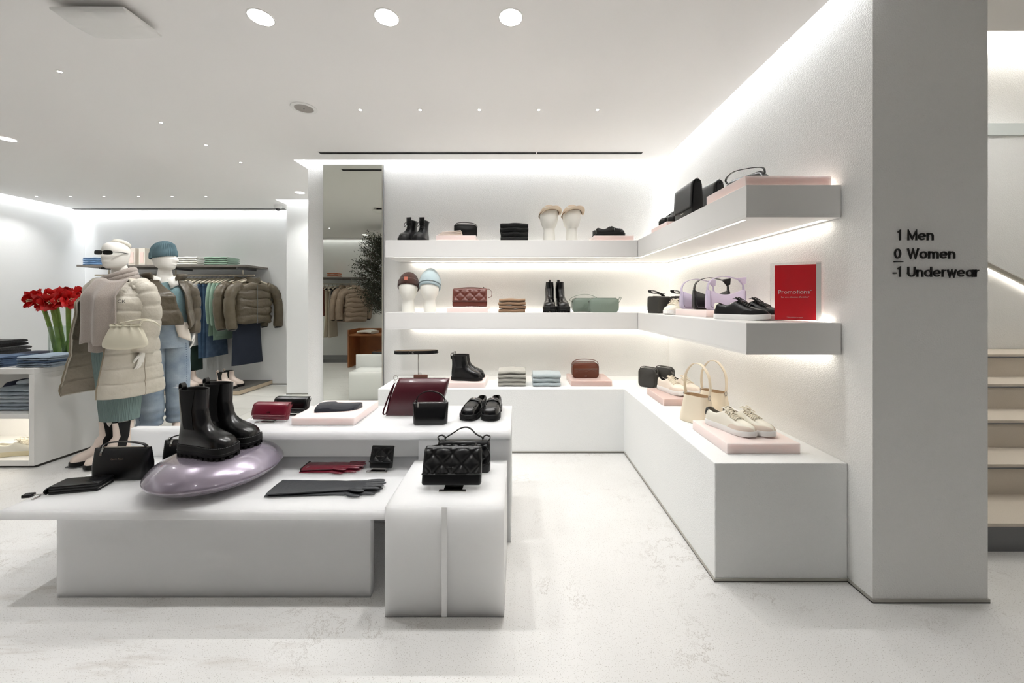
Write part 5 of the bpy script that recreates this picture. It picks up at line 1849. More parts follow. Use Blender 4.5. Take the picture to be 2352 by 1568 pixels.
# clear price holders on the top
for k, (px, w_, lb_) in enumerate(((35, .26, 'clear acrylic label block before the mid blue jeans'), (66, .2, 'clear acrylic label block before the light blue jeans'))):
    x, y = on(px, 902 - 10 * k, zc)
    tag(MB().box(-w_ / 2, w_ / 2, -.02, .02, 0, .014).build('label_block', M_ACR, smooth=0, bevel=.001, loc=(ux(35 + 60 * k, 3.0) + .01, CY + .045 + .0 * k, zc)), lb_, 'label block')
def cw(lbl):
    return low_shoe('sneaker', lbl, M_OFFWHITE, mat('cream_rubber', (226, 214, 180), .5), L=.30, W=.115, zs=.034, group='cream sneakers in the cabinet', m_over=M_OFFWHITE, m_in=M_OFFWHITE)
pair(cw, [(-4.02, CY + .12, .063), (-3.98, CY + .26, .063)], [.35, .30], ['front cream chunky sneaker on the lit cabinet shelf', 'rear cream chunky sneaker on the lit cabinet shelf'])

# ================================================================ vase of amaryllis
vx, vy = ux(150, 3.45), 3.45
va = thing('glass_vase', 'clear glass cylinder vase holding the red amaryllis on the cabinet', 'vase', (vx, vy, zc))
MB().lathe([(.001, .0), (.098, .0), (.10, .004), (.10, .30), (.095, .30), (.095, .012), (.001, .010)], 36, cap0=False, cap1=False).build('glass', glassy('vase_glass', (246, 250, 248), 0, 1.4), va, smooth=50)
MB().lathe([(.001, .0125), (.094, .0125), (.094, .07), (.001, .07)], 30, cap0=False, cap1=False).build('water', glassy('water', (236, 244, 232), 0, 1.2), va, smooth=50)
M_STEM = mat('amaryllis_stem', (96, 134, 48), .5, var=(9, .25, (146, 172, 90)))
M_PETAL = mat('amaryllis_petal', (216, 20, 18), .45, var=(30, .3, (178, 8, 10)))
M_ANTHER = mat('anther', (236, 222, 190), .6)
def amaryllis(label, base, head, dirs, seed):
    rnd = random.Random(seed)
    t = thing('amaryllis', label, 'flower', (vx + base[0], vy + base[1], zc + .014), 0, 'red amaryllis in the vase')
    hd = Vector(head) - Vector((base[0], base[1], .014))
    MB().tube(curve([(0, 0, 0), hd * .5 + Vector((rnd.uniform(-.01, .01), 0, .02)), hd], 10), .0155, 10).build('stem', M_STEM, t)
    for d in dirs:
        d = Vector(d).normalized()
        c = hd + d * .02
        # local frame
        s1 = d.cross(Vector((0, 0, 1)))
        s1 = s1.normalized() if s1.length > .1 else Vector((1, 0, 0))
        s2 = s1.cross(d)
        fl = MB()
        for k in range(6):
            a = 2 * PI * k / 6 + rnd.uniform(-.15, .15)
            rad = s1 * math.cos(a) + s2 * math.sin(a)
            tan = d.cross(rad)
            Lp = .105 * rnd.uniform(.9, 1.1) * (1 if k % 2 else .92)
            def pt(u, v):
                open_ = .15 + .85 * u
                w_ = .038 * math.sin(PI * min(.96, .12 + u * .84)) ** .8
                pos = c + d * (Lp * (.75 * u - .35 * max(0, u - .6))) + rad * (.008 + Lp * .72 * u ** 1.3) + tan * ((v - .5) * 2 * w_)
                pos -= rad * (.008 * (1 - (2 * v - 1) ** 2)) * u
                return pos
            fl.grid(pt, 7, 4)
        o = fl.build('blossom', M_PETAL, t, smooth=80)
        g = MB()
        for k in range(5):
            a = 2 * PI * k / 5
            tip = c + d * .062 + (s1 * math.cos(a) + s2 * math.sin(a)) * .012 - Vector((0, 0, .004))
            g.tube([c, tip], .0012, 4)
            g.sphere(tip, .0045, 6, 4)
        g.build('stamens', M_ANTHER, o)
        MB().tube([hd, c], .009, 6).build('flower_base', M_STEM, t)
    return t
fl_list = [((-.05, -.02), (-.16, -.03, .50), [(-1, -.5, .15), (-.3, -1, .1), (-.7, -.2, .5)]),
           ((-.03, .03), (-.10, .02, .515), [(-.6, -.8, .3), (.2, -.9, .5)]),
           ((.0, -.04), (-.06, -.05, .49), [(-.2, -1, -.1), (-.9, -.4, .1), (.7, -.7, .0)]),
           ((.02, .02), (.0, .02, .525), [(-.3, -.9, .5), (.6, -.7, .4), (0, .3, 1)]),
           ((.05, -.01), (.06, -.03, .50), [(.1, -1, .1), (.9, -.5, .2), (-.6, -.8, .2)]),
           ((.0, .05), (.10, .05, .53), [(.5, -.8, .4), (-.3, -.8, .6), (.3, .2, .9)]),
           ((-.06, .03), (.14, .0, .48), [(.9, -.6, .2), (.2, -1, .2), (.6, .2, .8)])]
nm = ['leftmost', 'second from left', 'third from left', 'tallest', 'fourth from right', 'second from right', 'rightmost']
for k, (b_, h_, d_) in enumerate(fl_list):
    amaryllis('%s red amaryllis stem in the glass vase' % nm[k], b_, (h_[0] * 1.15, h_[1], h_[2] + .03), d_, k)

# ================================================================ clothes rail of the far wall
RS = thing('rail_shelf', 'thin grey wooden wall shelf above the clothes rail', 'shelf', (-5.1, YC, 1.80))
M_GREYWOOD = mat('grey_wood', (118, 112, 104), .6, var=(30, .3, (102, 97, 90)))
MB().box(-1.25, 1.19, -.48, -.003, 0, .028).build('board', M_GREYWOOD, RS, smooth=0, bevel=.001)
for x in (-1.0, 0, 1.0):
    MB().box(x - .012, x + .012, -.40, -.003, -.028, -.0005).build('bracket', M_GREYMETAL, RS, smooth=0)
RL = thing('clothes_rail', 'pale metal clothes rail under the grey shelf', 'rail', (-5.1, YC - .28, 1.69))
M_RAIL = mat('pale_metal', (206, 196, 178), .3, .7)
MB().tube([(-1.2, 0, 0), (1.17, 0, 0)], .014, 10).build('tube', M_RAIL, RL)
for x in (-1.0, 0, 1.0):
    MB().tube([(x, 0, 0), (x, 0, .079)], .008, 8).build('hanger_post', M_RAIL, RL)
PL = thing('rack_platform', 'low dark grey platform with pale edge under the clothes rail', 'platform', (-5.2, YC, 0))
MB().box(-1.1, 1.36, -.70, -.002, .012, .066).build('board', mat('platform_edge', (196, 180, 156), .6), PL, smooth=0)
MB().box(-1.1, 1.36, -.699, -.002, .0662, .072).build('top_sheet', mat('dark_platform', (92, 88, 82), .6), PL, smooth=0)
MB().box(-1.1, 1.34, -.69, -.002, 0, .012).build('shadow_gap', M_GAP, PL, smooth=0)

M_HANGER = mat('cream_hanger', (222, 212, 192), .5)
RY, RZ = YC - .28, 1.69
def hanger(t, m=M_HANGER, w=.21):
    """hanger across local Y; hook at z=0 (rail), shoulders below"""
    g = MB()
    hook = [(0, .018 * math.sin(a) , -.02 + .0 + .018 + .0 + .0 * a + .016 * math.cos(a) - .014) for a in [PI * 1.1 - k * PI * 1.35 / 9 for k in range(10)]]
    g.tube(hook + [(0, 0, -.055)], .0018, 5)
    g.build('hook', M_CHROME, t)
    pts = curve([(0, -w, -.125), (0, -w * .75, -.108), (0, 0, -.055), (0, w * .75, -.108), (0, w, -.125)], 16)
    MB().tube(pts, [.008] * 2 + [.010] * 13 + [.008] * 2, 8, flat=(1, 1.25)).build('hanger', m, t)
def garment(label, x, m, kind='sweater', L=.6, W=.42, th=.05, sleeve=.5, dy=0, seed=0, group=None, rz=0, bar=False, loc=None, mh=M_HANGER):
    """hanging garment: broad side across Y"""
    rnd = random.Random(seed)
    t = thing({'sweater': 'hanging_sweater', 'pants': 'hanging_jeans', 'skirt': 'hanging_skirt'}[kind], label, {'sweater': 'top', 'pants': 'trousers', 'skirt': 'skirt'}[kind], loc or (x, RY + dy, RZ), rz, group)
    hanger(t, mh)
    rings = []
    N = 12
    n = 16
    z_top = -.085 if kind == 'sweater' else -.155
    for k in range(N + 1):
        u = k / N
        z = z_top - L * u
        if kind == 'sweater':
            hw = lerp(.06, W / 2, min(1, (u * L / .06)) ** .7)
            hw += .01 * u
        elif kind == 'pants':
            hw = lerp(.17, W / 2, u)
        else:
            hw = lerp(.15, W / 2, u ** .8)
        tk = th / 2 * (.5 + .5 * min(1, u * 4))
        r = []
        for i in range(n):
            a = 2 * PI * i / n
            wv = 1 + .18 * math.sin(3 * a + seed + 5 * u)
            r.append((tk * wv * math.sin(a) + .008 * math.sin(5 * u + seed), hw * math.cos(a), z + .004 * math.sin(7 * a + seed)))
        rings.append(r)
    MB().loft(rings, True, True, True).build('body', m, t, smooth=70)
    if kind == 'sweater' and sleeve:
        sleeve = min(.6, max(sleeve, L * .72))
        for sg in (-1, 1):
            pts = curve([(0, sg * (W / 2 - .02), z_top - .05), (.012, sg * (W / 2 + .035), z_top - .05 - sleeve * .5), (.015, sg * (W / 2 + .02), z_top - .05 - sleeve)], 8)
            MB().tube(pts, [.03, .042, .044, .042, .04, .038, .036, .034, .03], 10, flat=(.7, 1)).build('sleeve', m, t, smooth=70)
    if kind != 'sweater':
        MB().box(-.014, .014, -.16, .16, z_top - .012, z_top + .014).build('waistband', m, t, bevel=.003)
        g = MB()
        for sg in (-1, 1):
            MB().box(-.012, .012, sg * .12 - .012, sg * .12 + .012, z_top - .005, z_top + .05).build('clip', M_RUBBER, t, bevel=.002)
    return t
M_WHITECL = mat('white_cotton', (226, 224, 218), .95, bump=(60, .3, .006))
M_MINT = knit('mint_knit', (140, 166, 148))
M_GREENDK = mat('deep_green_cloth', (58, 82, 74), .95, bump=(40, .3, .006))
M_NAVYCL = mat('navy_cloth', (26, 34, 48), .9, bump=(40, .3, .006))
M_TEAL = knit('teal_knit', (104, 138, 140))
M_DEN6 = denim('blue_denim', (58, 84, 112))
rk = [  # x, material, kind, length, width, label
    (-5.85, M_BLACKKNIT, 'sweater', .62, .40, 'black top at the left end of the clothes rail behind the flowers'),
    (-5.75, M_DEN6, 'pants', 1.06, .34, 'blue jeans on the clothes rail behind the flowers'),
    (-5.64, M_DEN3, 'pants', 1.06, .34, 'dark jeans on the clothes rail left of the coat figure'),
    (-5.52, M_GREYKNIT, 'sweater', .6, .42, 'grey top on the clothes rail hidden by the coat figure'),
    (-5.00, M_DEN6, 'pants', 1.06, .34, 'blue jeans on the clothes rail between the two figures'),
    (-4.90, M_GREENDK, 'pants', 1.24, .36, 'deep green trousers with clip hanger left of the white top'),
    (-4.84, M_GREENDK, 'pants', 1.27, .36, 'deep green trousers next to the white top'),
    (-4.78, M_WHITECL, 'sweater', .92, .42, 'left white cotton top on the clothes rail'),
    (-4.71, M_WHITECL, 'sweater', .95, .42, 'right white cotton top on the clothes rail'),
    (-4.63, M_DEN6, 'pants', 1.06, .34, 'first pair of blue jeans right of the white tops'),
    (-4.56, M_DEN6, 'pants', 1.06, .34, 'second pair of blue jeans right of the white tops'),
    (-4.49, M_DEN1, 'skirt', 1.04, .42, 'wide blue denim skirt before the mint sweaters'),
    (-4.43, M_MINT, 'sweater', .80, .42, 'first mint green sweater on the clothes rail'),
    (-4.37, M_MINT, 'sweater', .86, .43, 'second mint green sweater on the clothes rail'),
    (-4.31, M_MINT, 'sweater', .80, .43, 'third mint green sweater on the clothes rail'),
    (-4.255, M_TEAL, 'sweater', .5, .42, 'teal sweater on the clothes rail beside the puffer jackets'),
]
for k, (x, m, kd, L, W, lb_) in enumerate(rk):
    garment(lb_, x, m, kd, L, W, .05, .46, 0, k * 3 + 1, 'clothes on the far rail')
# empty cream hangers between the garments
# green shawl hem under the jeans
# front-facing puffer jackets and navy trousers at the right end of the rail
M_PUFF = mat('olive_brown_nylon', (98, 88, 70), .38, bump=(26, .6, .012), var=(12, .3, (84, 75, 58)))
def puffer(label, loc, rz, m, W=.50, L=.60, sl=.50, grp=None, bands=5):
    t = thing('puffer_jacket', label, 'jacket', loc, rz, grp)
    hanger(t)
    n = 28
    rings = []
    N = bands * 6
    for k in range(N + 1):
        u = k / N
        z = -.11 - L * u
        hw = lerp(.09, W / 2, min(1, u / .16) ** .6)
        puff = abs(math.sin(PI * u * bands)) ** .32
        tk = .062 + .022 * puff if u > .02 else .05
        if u > .96:
            tk *= .8
        r = []
        for i in range(n):
            a = 2 * PI * i / n
            k2 = 1 + .12 * noise.noise(Vector((math.cos(a) * 3, math.sin(a) * 3, z * 18)))
            r.append((tk * math.sin(a) * k2 * 1.1, (hw + .012 * puff) * math.copysign(abs(math.cos(a)) ** .8, math.cos(a)) * k2, z + .012 * math.sin(4 * a + u * 9)))
        rings.append(r)
    MB().loft(rings, True, True, True).build('body', m, t, smooth=80)
    # stand-up collar
    col = []
    for k in range(5):
        u = k / 4
        col.append([((.075 - .012 * u) * math.sin(2 * PI * i / 20) * .9, (.095 - .02 * u) * math.cos(2 * PI * i / 20), -.125 + .085 * u + .012 * math.cos(2 * PI * i / 20) ** 2) for i in range(20)])
    MB().loft(col, True, False, False).build('collar', m, t, smooth=80, solid=.02)
    for sg in (-1, 1):
        pts = curve([(0, sg * (W / 2 - .07), -.16), (.02, sg * (W / 2 + .05), -.24), (.05, sg * (W / 2 + .10), -.48), (.07, sg * (W / 2 + .075), -.78)], 40)
        rr = [(.064 + .011 * abs(math.sin(PI * q / 40 * 6)) ** .32) * (1 - .12 * q / 40) for q in range(41)]
        MB().tube(pts, rr, 14).build('sleeve', m, t, smooth=80)
        e = pts[-1]
        MB().tube([e - Vector((0, 0, .0)), e - Vector((-.004, 0, .018))], [.055, .046], 14).build('cuff', M_BLACKKNIT, t)
    MB().tube([(.095, .0, -.15), (.098, .0, -.12 - L)], .004, 6).build('zip', M_GREYMETAL, t)
    return t
garment('navy wide-leg trousers below the front puffer jacket', 0, M_NAVYCL, 'pants', 1.16, .46, .10, 0, 0, 77, rz=-.35, loc=(-4.03, RY - .0, RZ))
puffer('olive brown puffer jacket turned to the front at the rail end', (-3.93, RY - .02, RZ), -.42, M_PUFF, grp='olive brown puffer jackets')
puffer('olive brown puffer jacket half hidden behind the front-facing one', (-4.13, RY - .0, RZ), -.30, M_PUFF, grp='olive brown puffer jackets')
# blush boots on the platform
def bb(lbl):
    return boot('blush_boot', lbl, M_BEIGE, M_RUBBER, L=.29, W=.105, zs=.035, top=.225, group='blush chelsea boots under the rail', shaft=.5, m_gus=M_KNITBLACK)
a = pair(bb, [(ux(520, 5.33), 5.33, .072), (ux(536, 5.47), 5.47, .072)], [-.12, -.05], ['front blush chelsea boot at the right of the rack platform', 'rear blush chelsea boot at the right of the rack platform'])
for q, (x, y, lb_) in zip(a, ((ux(432, 5.33), 5.33, 'front blush chelsea boot at the left of the rack platform'), (ux(448, 5.47), 5.47, 'rear blush chelsea boot at the left of the rack platform'))):
    c = copy_tree(q)
    place(c, (x, y, .072), -.1, lb_)
# things on the grey shelf
zs_ = 1.829
stack(4, (ux(228, 5.6), 5.62, zs_), 0, .28, .24, .03, denim('bright_denim', (86, 118, 156)), 'blue folded jeans', 'pile on the grey shelf behind the sunglasses', 'folded_jeans', 'jeans', 'blue jeans on the grey shelf')
stack(4, (ux(438, 5.6), 5.62, zs_), 0, .36, .26, .032, M_WHITECL, 'white folded shirt', 'pile right of the teal beanie', 'folded_shirt', 'shirt', 'white tops on the grey shelf')
stack(4, (ux(508, 5.6), 5.62, zs_), 0, .34, .26, .032, M_MINT, 'mint folded sweater', 'pile on the right end of the grey shelf', 'folded_sweater', 'sweater', 'mint sweaters on the grey shelf')
M_BOOK = mat('pale_cover', (226, 218, 206), .7)
for k, (px, h_, w_, m, lb_) in enumerate(((303, .26, .05, mat('lavender_cover', (178, 182, 204), .7), 'pale lavender file standing on the grey shelf'),
                                          (318, .25, .10, M_BOOK, 'wide cream handbag box standing on the grey shelf'), (341, .25, .09, mat('ivory_cover', (232, 226, 214), .7), 'ivory file with binder ring on the grey shelf'))):
    t = thing('box_file', lb_, 'box file', (ux(px, 5.6), 5.6, zs_))
    MB().box(-w_ / 2, w_ / 2, -.10, .10, 0, h_).build('cover', m, t, smooth=0, bevel=.004)
    MB().box(-w_ / 2 * .6, w_ / 2 * .6, -.104, -.1, .03, h_ * .75).build('spine_label', mat('blush_label', (236, 214, 204), .7), t, smooth=0)
# ================================================================ mannequins
M_MANN = mat('mannequin_white', (236, 233, 226), .55)
M_COAT = mat('sand_nylon', (200, 194, 181), .42, bump=(22, .55, .012), var=(9, .3, (187, 180, 165)))
M_COATIN = mat('sand_lining', (158, 148, 132), .5, bump=(24, .6, .012))
M_SCARF = mat('grey_beige_wool', (176, 165, 156), .95, bump=(240, .7, .005), var=(200, .3, (156, 146, 138)), sheen=.4)
M_DRESS = mat('teal_rib_knit', (118, 138, 136), .95, wave=(38, .9, .1, 'X'))
M_DRESS2 = mat('teal_smocked', (104, 126, 126), .95, bump=(150, .8, .006))
def skin_body(t, verts, edges, radii, name='body', m=None):
    me = bpy.data.meshes.new(name)
    me.from_pydata(verts, edges, [])
    o = bpy.data.objects.new(name, me)
    COL.objects.link(o)
    o.parent = t
    sk = o.modifiers.new('skin', 'SKIN')
    sk.use_smooth_shade = True
    for i, r in enumerate(radii):
        me.skin_vertices[0].data[i].radius = r
    ss = o.modifiers.new('subsurf', 'SUBSURF')
    ss.levels = 2
    ss.render_levels = 2
    me.materials.append(m or M_MANN)
    return o
def mann_head(t, c, rz, s=1.0):
    """egg head with a simple sculpted face, facing local -Y before rz"""
    n = 56
    P = [(-.115, .040, .050, -.018), (-.106, .050, .066, -.016), (-.085, .060, .084, -.006), (-.05, .068, .095, .0), (-.01, .073, .100, .004), (.03, .0755, .102, .008), (.065, .072, .098, .010), (.092, .060, .083, .011), (.108, .042, .058, .011), (.117, .018, .026, .011), (.119, .003, .004, .011)]
    rings = []
    Pz = [p[0] for p in P]
    P = [(zz, *[pw([(p[0], p[q]) for p in P], zz) for q in (1, 2, 3)]) for zz in [Pz[0] + (Pz[-1] - Pz[0]) * e / 40 for e in range(41)]]
    for z, a, b, cy in P:
        r = []
        for i in range(n):
            an = 2 * PI * i / n
            x = a * math.sin(an)
            y = -b * math.cos(an) + cy
            f = max(0, math.cos(an))
            # nose ridge, eye hollows, chin
            if f > .8:
                k = (f - .8) / .2
                y -= .024 * k * k * max(0, 1 - abs(z + .022) / .034)
                y -= .008 * k * max(0, 1 - abs(z + .064) / .016)
            if .55 < f < .97:
                y += .006 * max(0, 1 - abs(z - .012) / .022)
            r.append((x, y, z))
        rings.append(r)
    M = Matrix.Translation(c) @ Matrix.Rotation(rz, 4, 'Z') @ Matrix.Scale(s, 4)
    MB().loft(rings).xf(M).build('head', M_MANN, t, smooth=80)
    return M
def hand(t, wrist, dirv, palm_n, s=1.0, m=None, curl=.35):
    """relaxed hand: palm plus five fingers; dirv = towards fingertips, palm_n = palm normal"""
    d = Vector(dirv).normalized()
    nrm = Vector(palm_n).normalized()
    nrm = (nrm - d * nrm.dot(d)).normalized()
    sd = d.cross(nrm)
    w = Vector(wrist)
    m_ = MB()
    rings = []
    for u, hw, ht in ((0, .024, .018), (.3, .034, .016), (.7, .040, .014), (1, .039, .011)):
        c = w + d * (.085 * s * u)
        rings.append([c + sd * (hw * s * math.cos(2 * PI * k / 12)) + nrm * (ht * s * math.sin(2 * PI * k / 12)) for k in range(12)])
    m_.loft(rings)
    for k, (off, ln) in enumerate(((-.029, .066), (-.010, .078), (.010, .073), (.028, .056))):
        b = w + d * (.078 * s) + sd * off * s
        p1 = b + d * ln * .4 * s + nrm * curl * .010 * s
        p2 = b + d * ln * .75 * s + nrm * curl * .035 * s
        p3 = b + d * ln * .98 * s + nrm * curl * .065 * s
        m_.tube([b, p1, p2, p3], [.0095 * s, .009 * s, .008 * s, .005 * s], 8)
    b = w + d * .025 * s - sd * .030 * s
    m_.tube([b, b + d * .03 * s - sd * .022 * s + nrm * .01 * s, b + d * .062 * s - sd * .028 * s + nrm * .02 * s], [.012 * s, .0105 * s, .006 * s], 8)
    return m_.build('hand', m or M_MANN, t, smooth=70)
def shell(fn, nu, nv, name, m, t, th=.012, m_in=None):
    g = MB()
    g.grid(fn, nu, nv)
    o = g.build(name, m, t, smooth=80)
    q = o.modifiers.new('thickness', 'SOLIDIFY')
    q.thickness = th
    q.offset = -1
    if m_in:
        o.data.materials.append(m_in)
        q.material_offset = 1
        q.material_offset_rim = 0
    return o
def ppath(pts, u):
    """closed-ish smooth path through 2D points, u in 0..1"""
    m = len(pts) - 1
    k = u * m
    return (pw([(i, p[0]) for i, p in enumerate(pts)], k), pw([(i, p[1]) for i, p in enumerate(pts)], k))

# ---------------------------------------------------------------- figure in the long coat
ML = (-3.275, 3.10, 0)
mq = thing('mannequin', 'white mannequin in a long sand puffer coat, scarf and sunglasses', 'mannequin', ML, 0)
V = [(0, 0, .98), (0, 0, 1.12), (0, .01, 1.27), (0, .015, 1.40), (0, .005, 1.47), (0, -.005, 1.63),
     (.08, 0, .90), (.06, -.02, .50), (.055, -.035, .10), (.04, -.07, .06),
     (-.08, 0, .90), (-.075, -.01, .50), (-.085, -.0, .10), (-.12, -.05, .06),
     (.16, .01, 1.40), (.22, .01, 1.16), (.235, -.045, .90), (-.16, .01, 1.40), (-.225, .03, 1.16), (-.235, .10, .95)]
E = [(0, 1), (1, 2), (2, 3), (3, 4), (4, 5), (0, 6), (6, 7), (7, 8), (8, 9), (0, 10), (10, 11), (11, 12), (12, 13), (3, 14), (14, 15), (15, 16), (3, 17), (17, 18), (18, 19)]
R = [(.15, .11), (.115, .09), (.14, .10), (.11, .08), (.055, .055), (.05, .05), (.085, .085), (.040, .040), (.022, .022), (.02, .02), (.085, .085), (.040, .040), (.022, .022), (.02, .02), (.055, .05), (.04, .04), (.026, .026), (.055, .05), (.04, .04), (.026, .026)]
skin_body(mq, V, E, R)
HM = mann_head(mq, (-.005, -.03, 1.675), .10, .94)
# sunglasses
g = MB()
for sx in (-1, 1):
    rings = []
    for k in range(2):
        rings.append([HM @ Vector((sx * .036 + .033 * math.copysign(abs(math.cos(a)) ** .6, math.cos(a)), -.112 + .010 * abs(sx * .036 + .03 * math.cos(a)) / .06 - .004 * k, .012 + .019 * math.copysign(abs(math.sin(a)) ** .6, math.sin(a)))) for a in [2 * PI * q / 16 for q in range(16)]])
    g.loft(rings)
M_SHADE = mat('black_lens', (8, 8, 8), .12)
g.tube([HM @ Vector((-.01, -.114, .018)), HM @ Vector((.01, -.114, .018))], .003, 6)
g.build('sunglasses', M_SHADE, mq)
g = MB()
for sx in (-1, 1):
    g.tube([HM @ Vector((sx * .064, -.100, .018)), HM @ Vector((sx * .079, -.04, .022)), HM @ Vector((sx * .078, .03, .018))], .0028, 6)
g.build('glasses_arms', M_SHADE, mq)
# cream hat slouching at the back of the head
MB().sphere((0, 0, 0), .07, 18, 12, (1.0, .9, .55)).xf(HM @ Matrix.Translation((.0, .05, .100)) @ Matrix.Rotation(-.45, 4, 'X')).build('knit_hat', mat('cream_knit', (226, 221, 208), .95, bump=(120, .8, .006)), mq, smooth=80)
# dress
def dress(u, v):
    z = lerp(.335, 1.42, v)
    a = pw([(.335, .132), (.45, .142), (.62, .155), (.85, .178), (1.0, .178), (1.12, .15), (1.3, .165), (1.42, .13)], z)
    b = a * .74
    an = 2 * PI * u
    rb = 1 + .012 * math.sin(an * 34)
    return (a * math.sin(an) * rb, -b * math.cos(an) * rb, z)
g = MB(); g.grid(dress, 136, 30); g.build('knit_dress', M_DRESS, mq, smooth=80)
# coat body
HEM = [(.085, -.25), (.155, -.23), (.215, -.14), (.235, .02), (.20, .17), (.08, .25), (-.12, .25), (-.27, .19), (-.35, .06), (-.41, -.0), (-.45, -.03)]
WAI = [(.105, -.205), (.155, -.185), (.20, -.10), (.21, .02), (.18, .14), (.07, .20), (-.09, .20), (-.20, .15), (-.25, .03), (-.265, -.07), (-.25, -.13)]
CHE = [(.085, -.205), (.16, -.19), (.225, -.10), (.235, .0), (.20, .11), (.07, .16), (-.07, .16), (-.20, .11), (-.235, .0), (-.225, -.10), (-.13, -.20)]
SHO = [(.085, -.10), (.12, -.09), (.17, -.05), (.185, .01), (.15, .07), (.06, .10), (-.06, .10), (-.15, .07), (-.185, .01), (-.17, -.05), (-.12, -.09)]
NB = 8
def coat(u, v):
    # v: 0 hem .. 1 shoulder
    z = lerp(.555, 1.455, v)
    lv = [(0, HEM), (.50, WAI), (.80, CHE), (1.0, SHO)]
    for (v0, A), (v1, B) in zip(lv[:-1], lv[1:]):
        if v <= v1 + 1e-9:
            t_ = (v - v0) / (v1 - v0)
            t_ = t_ * t_ * (3 - 2 * t_)
            pa, pb_ = ppath(A, u), ppath(B, u)
            x, y = lerp(pa[0], pb_[0], t_), lerp(pa[1], pb_[1], t_)
            break
    puff = abs(math.sin(PI * v * NB)) ** .28
    edge = min(1, u / .05, (1 - u) / .05)
    k = 1 + (.045 * puff * (.3 + .7 * edge)) * (1 if v < .93 else (1 - v) / .07)
    k += .03 * noise.noise(Vector((x * 9, y * 9, z * 14)))
    hemdrop = -.02 * math.sin(u * PI) * (1 - v) + (-.03 * max(0, (u - .8) / .2) * (1 - v))
    return (x * k, y * k, z + hemdrop + (.03 * max(0, 1 - u / .1) * 0))
shell(coat, 72, 96, 'coat_body', M_COAT, mq, .014, M_COATIN)
# zip placket along both edges
for uu, nm in ((.004, 'zip'), (.996, 'zip')):
    g = MB()
    g.tube([Vector(coat(uu, q / 40)) for q in range(0, 39)], .0055, 6)
    g.build(nm, mat('sand_zip', (150, 138, 118), .5), mq)
# side seam on the skirt of the coat
g = MB(); g.tube([Vector(coat(.27, q / 30 * .45)) * 1 + Vector((0, 0, 0)) for q in range(31)], .003, 5); g.build('side_seam', M_COATIN, mq)
# sleeves
def puff_sleeve(t, pts, r0, r1, nb, m, name='sleeve', n=18, flat=None):
    P = curve(pts, nb * 8)
    rr = []
    for q in range(len(P)):
        u = q / (len(P) - 1)
        rr.append(lerp(r0, r1, u) * (.90 + .11 * abs(math.sin(PI * u * nb)) ** .3))
    return MB().tube(P, rr, n, flat=flat).build(name, m, t, smooth=80)
puff_sleeve(mq, [(.135, .005, 1.43), (.205, .01, 1.36), (.235, .01, 1.15), (.235, -.05, .885)], .086, .072, 6, M_COAT)
puff_sleeve(mq, [(-.135, .005, 1.43), (-.21, .01, 1.36), (-.24, .04, 1.15), (-.235, .10, .93)], .086, .07, 6, M_COAT)
hand(mq, (.235, -.05, .89), (-.05, -.12, -1), (-.8, -.3, 0), .95)
hand(mq, (-.235, .10, .95), (.05, .05, -1), (.8, -.3, 0), .95)
# wide hood-collar on both shoulders
for sx in (-1, 1):
    def colr(u, v, sx=sx):
        a = lerp(-.5, 1.25, u)
        r = lerp(.105, .215, v)
        x = sx * r * math.cos(a) * .98
        y = r * math.sin(a) * .62
        z = 1.475 - .085 * v ** 1.6 + .006 * math.sin(u * 9) * v + .008 * noise.noise(Vector((x * 20, y * 20, sx)))
        return (x, y - .01, z)
    shell(colr, 18, 8, 'hood_collar', M_COAT, mq, .022)
# scarf: neck wrap and hanging panel
m_ = MB()
for k in range(3):
    pts = []
    for q in range(22):
        a = 2 * PI * q / 22
        pts.append((.088 * math.sin(a) + .01 * k, -.078 * math.cos(a) - .005, 1.522 - .030 * k + .030 * math.sin(a) - .030 * math.cos(a)))
    m_.tube(pts, .027, 8, closed=True)
m_.build('scarf_wrap', M_SCARF, mq, smooth=80)
def scp(u, v):
    x = lerp(-.035, .195, u)
    z = lerp(.975, 1.475, v)
    y = -.235 - .015 * math.sin(u * 11 + 1) - .03 * math.sin(PI * u) + .10 * max(0, (v - .7) / .3) ** 1.4
    return (x + .02 * (1 - v) * (u - .5), y + .006 * noise.noise(Vector((x * 18, z * 6, 2))), z + .012 * math.sin(u * 7))
shell(scp, 26, 22, 'scarf_panel', M_SCARF, mq, .012)
def scp2(u, v):
    x = lerp(-.01, .205, u)
    z = lerp(.905 + .06 * abs(u - .35), 1.02, v)
    return (x, -.222 - .02 * math.sin(u * 9), z)
shell(scp2, 18, 8, 'scarf_end', M_SCARF, mq, .012)
text_mesh('CK', .034, .0006, 'logo_lettering', M_BLACK, mq, (.185, -.195, 1.29), (PI / 2, 0, .85))
# base plate
MB().box(-.26, .20, -.16, .20, -.0005, .008).build('base_plate', M_GREYMETAL, mq, smooth=0)
def wb(lbl):
    return boot('tall_blush_boot', lbl, M_BEIGE, M_RUBBER, L=.275, W=.1, zs=.032, top=.315, group='blush boots on the coat mannequin', shaft=.44, m_gus=M_KNITBLACK, slim=.8, tabs=False)
pair(wb, [(ML[0] - .135, ML[1] - .055, .009), (ML[0] + .02, ML[1] - .095, .009)], [-PI / 2 - .75, -PI / 2 - .55], ['left blush boot below the sand puffer coat', 'right blush boot below the sand puffer coat'])
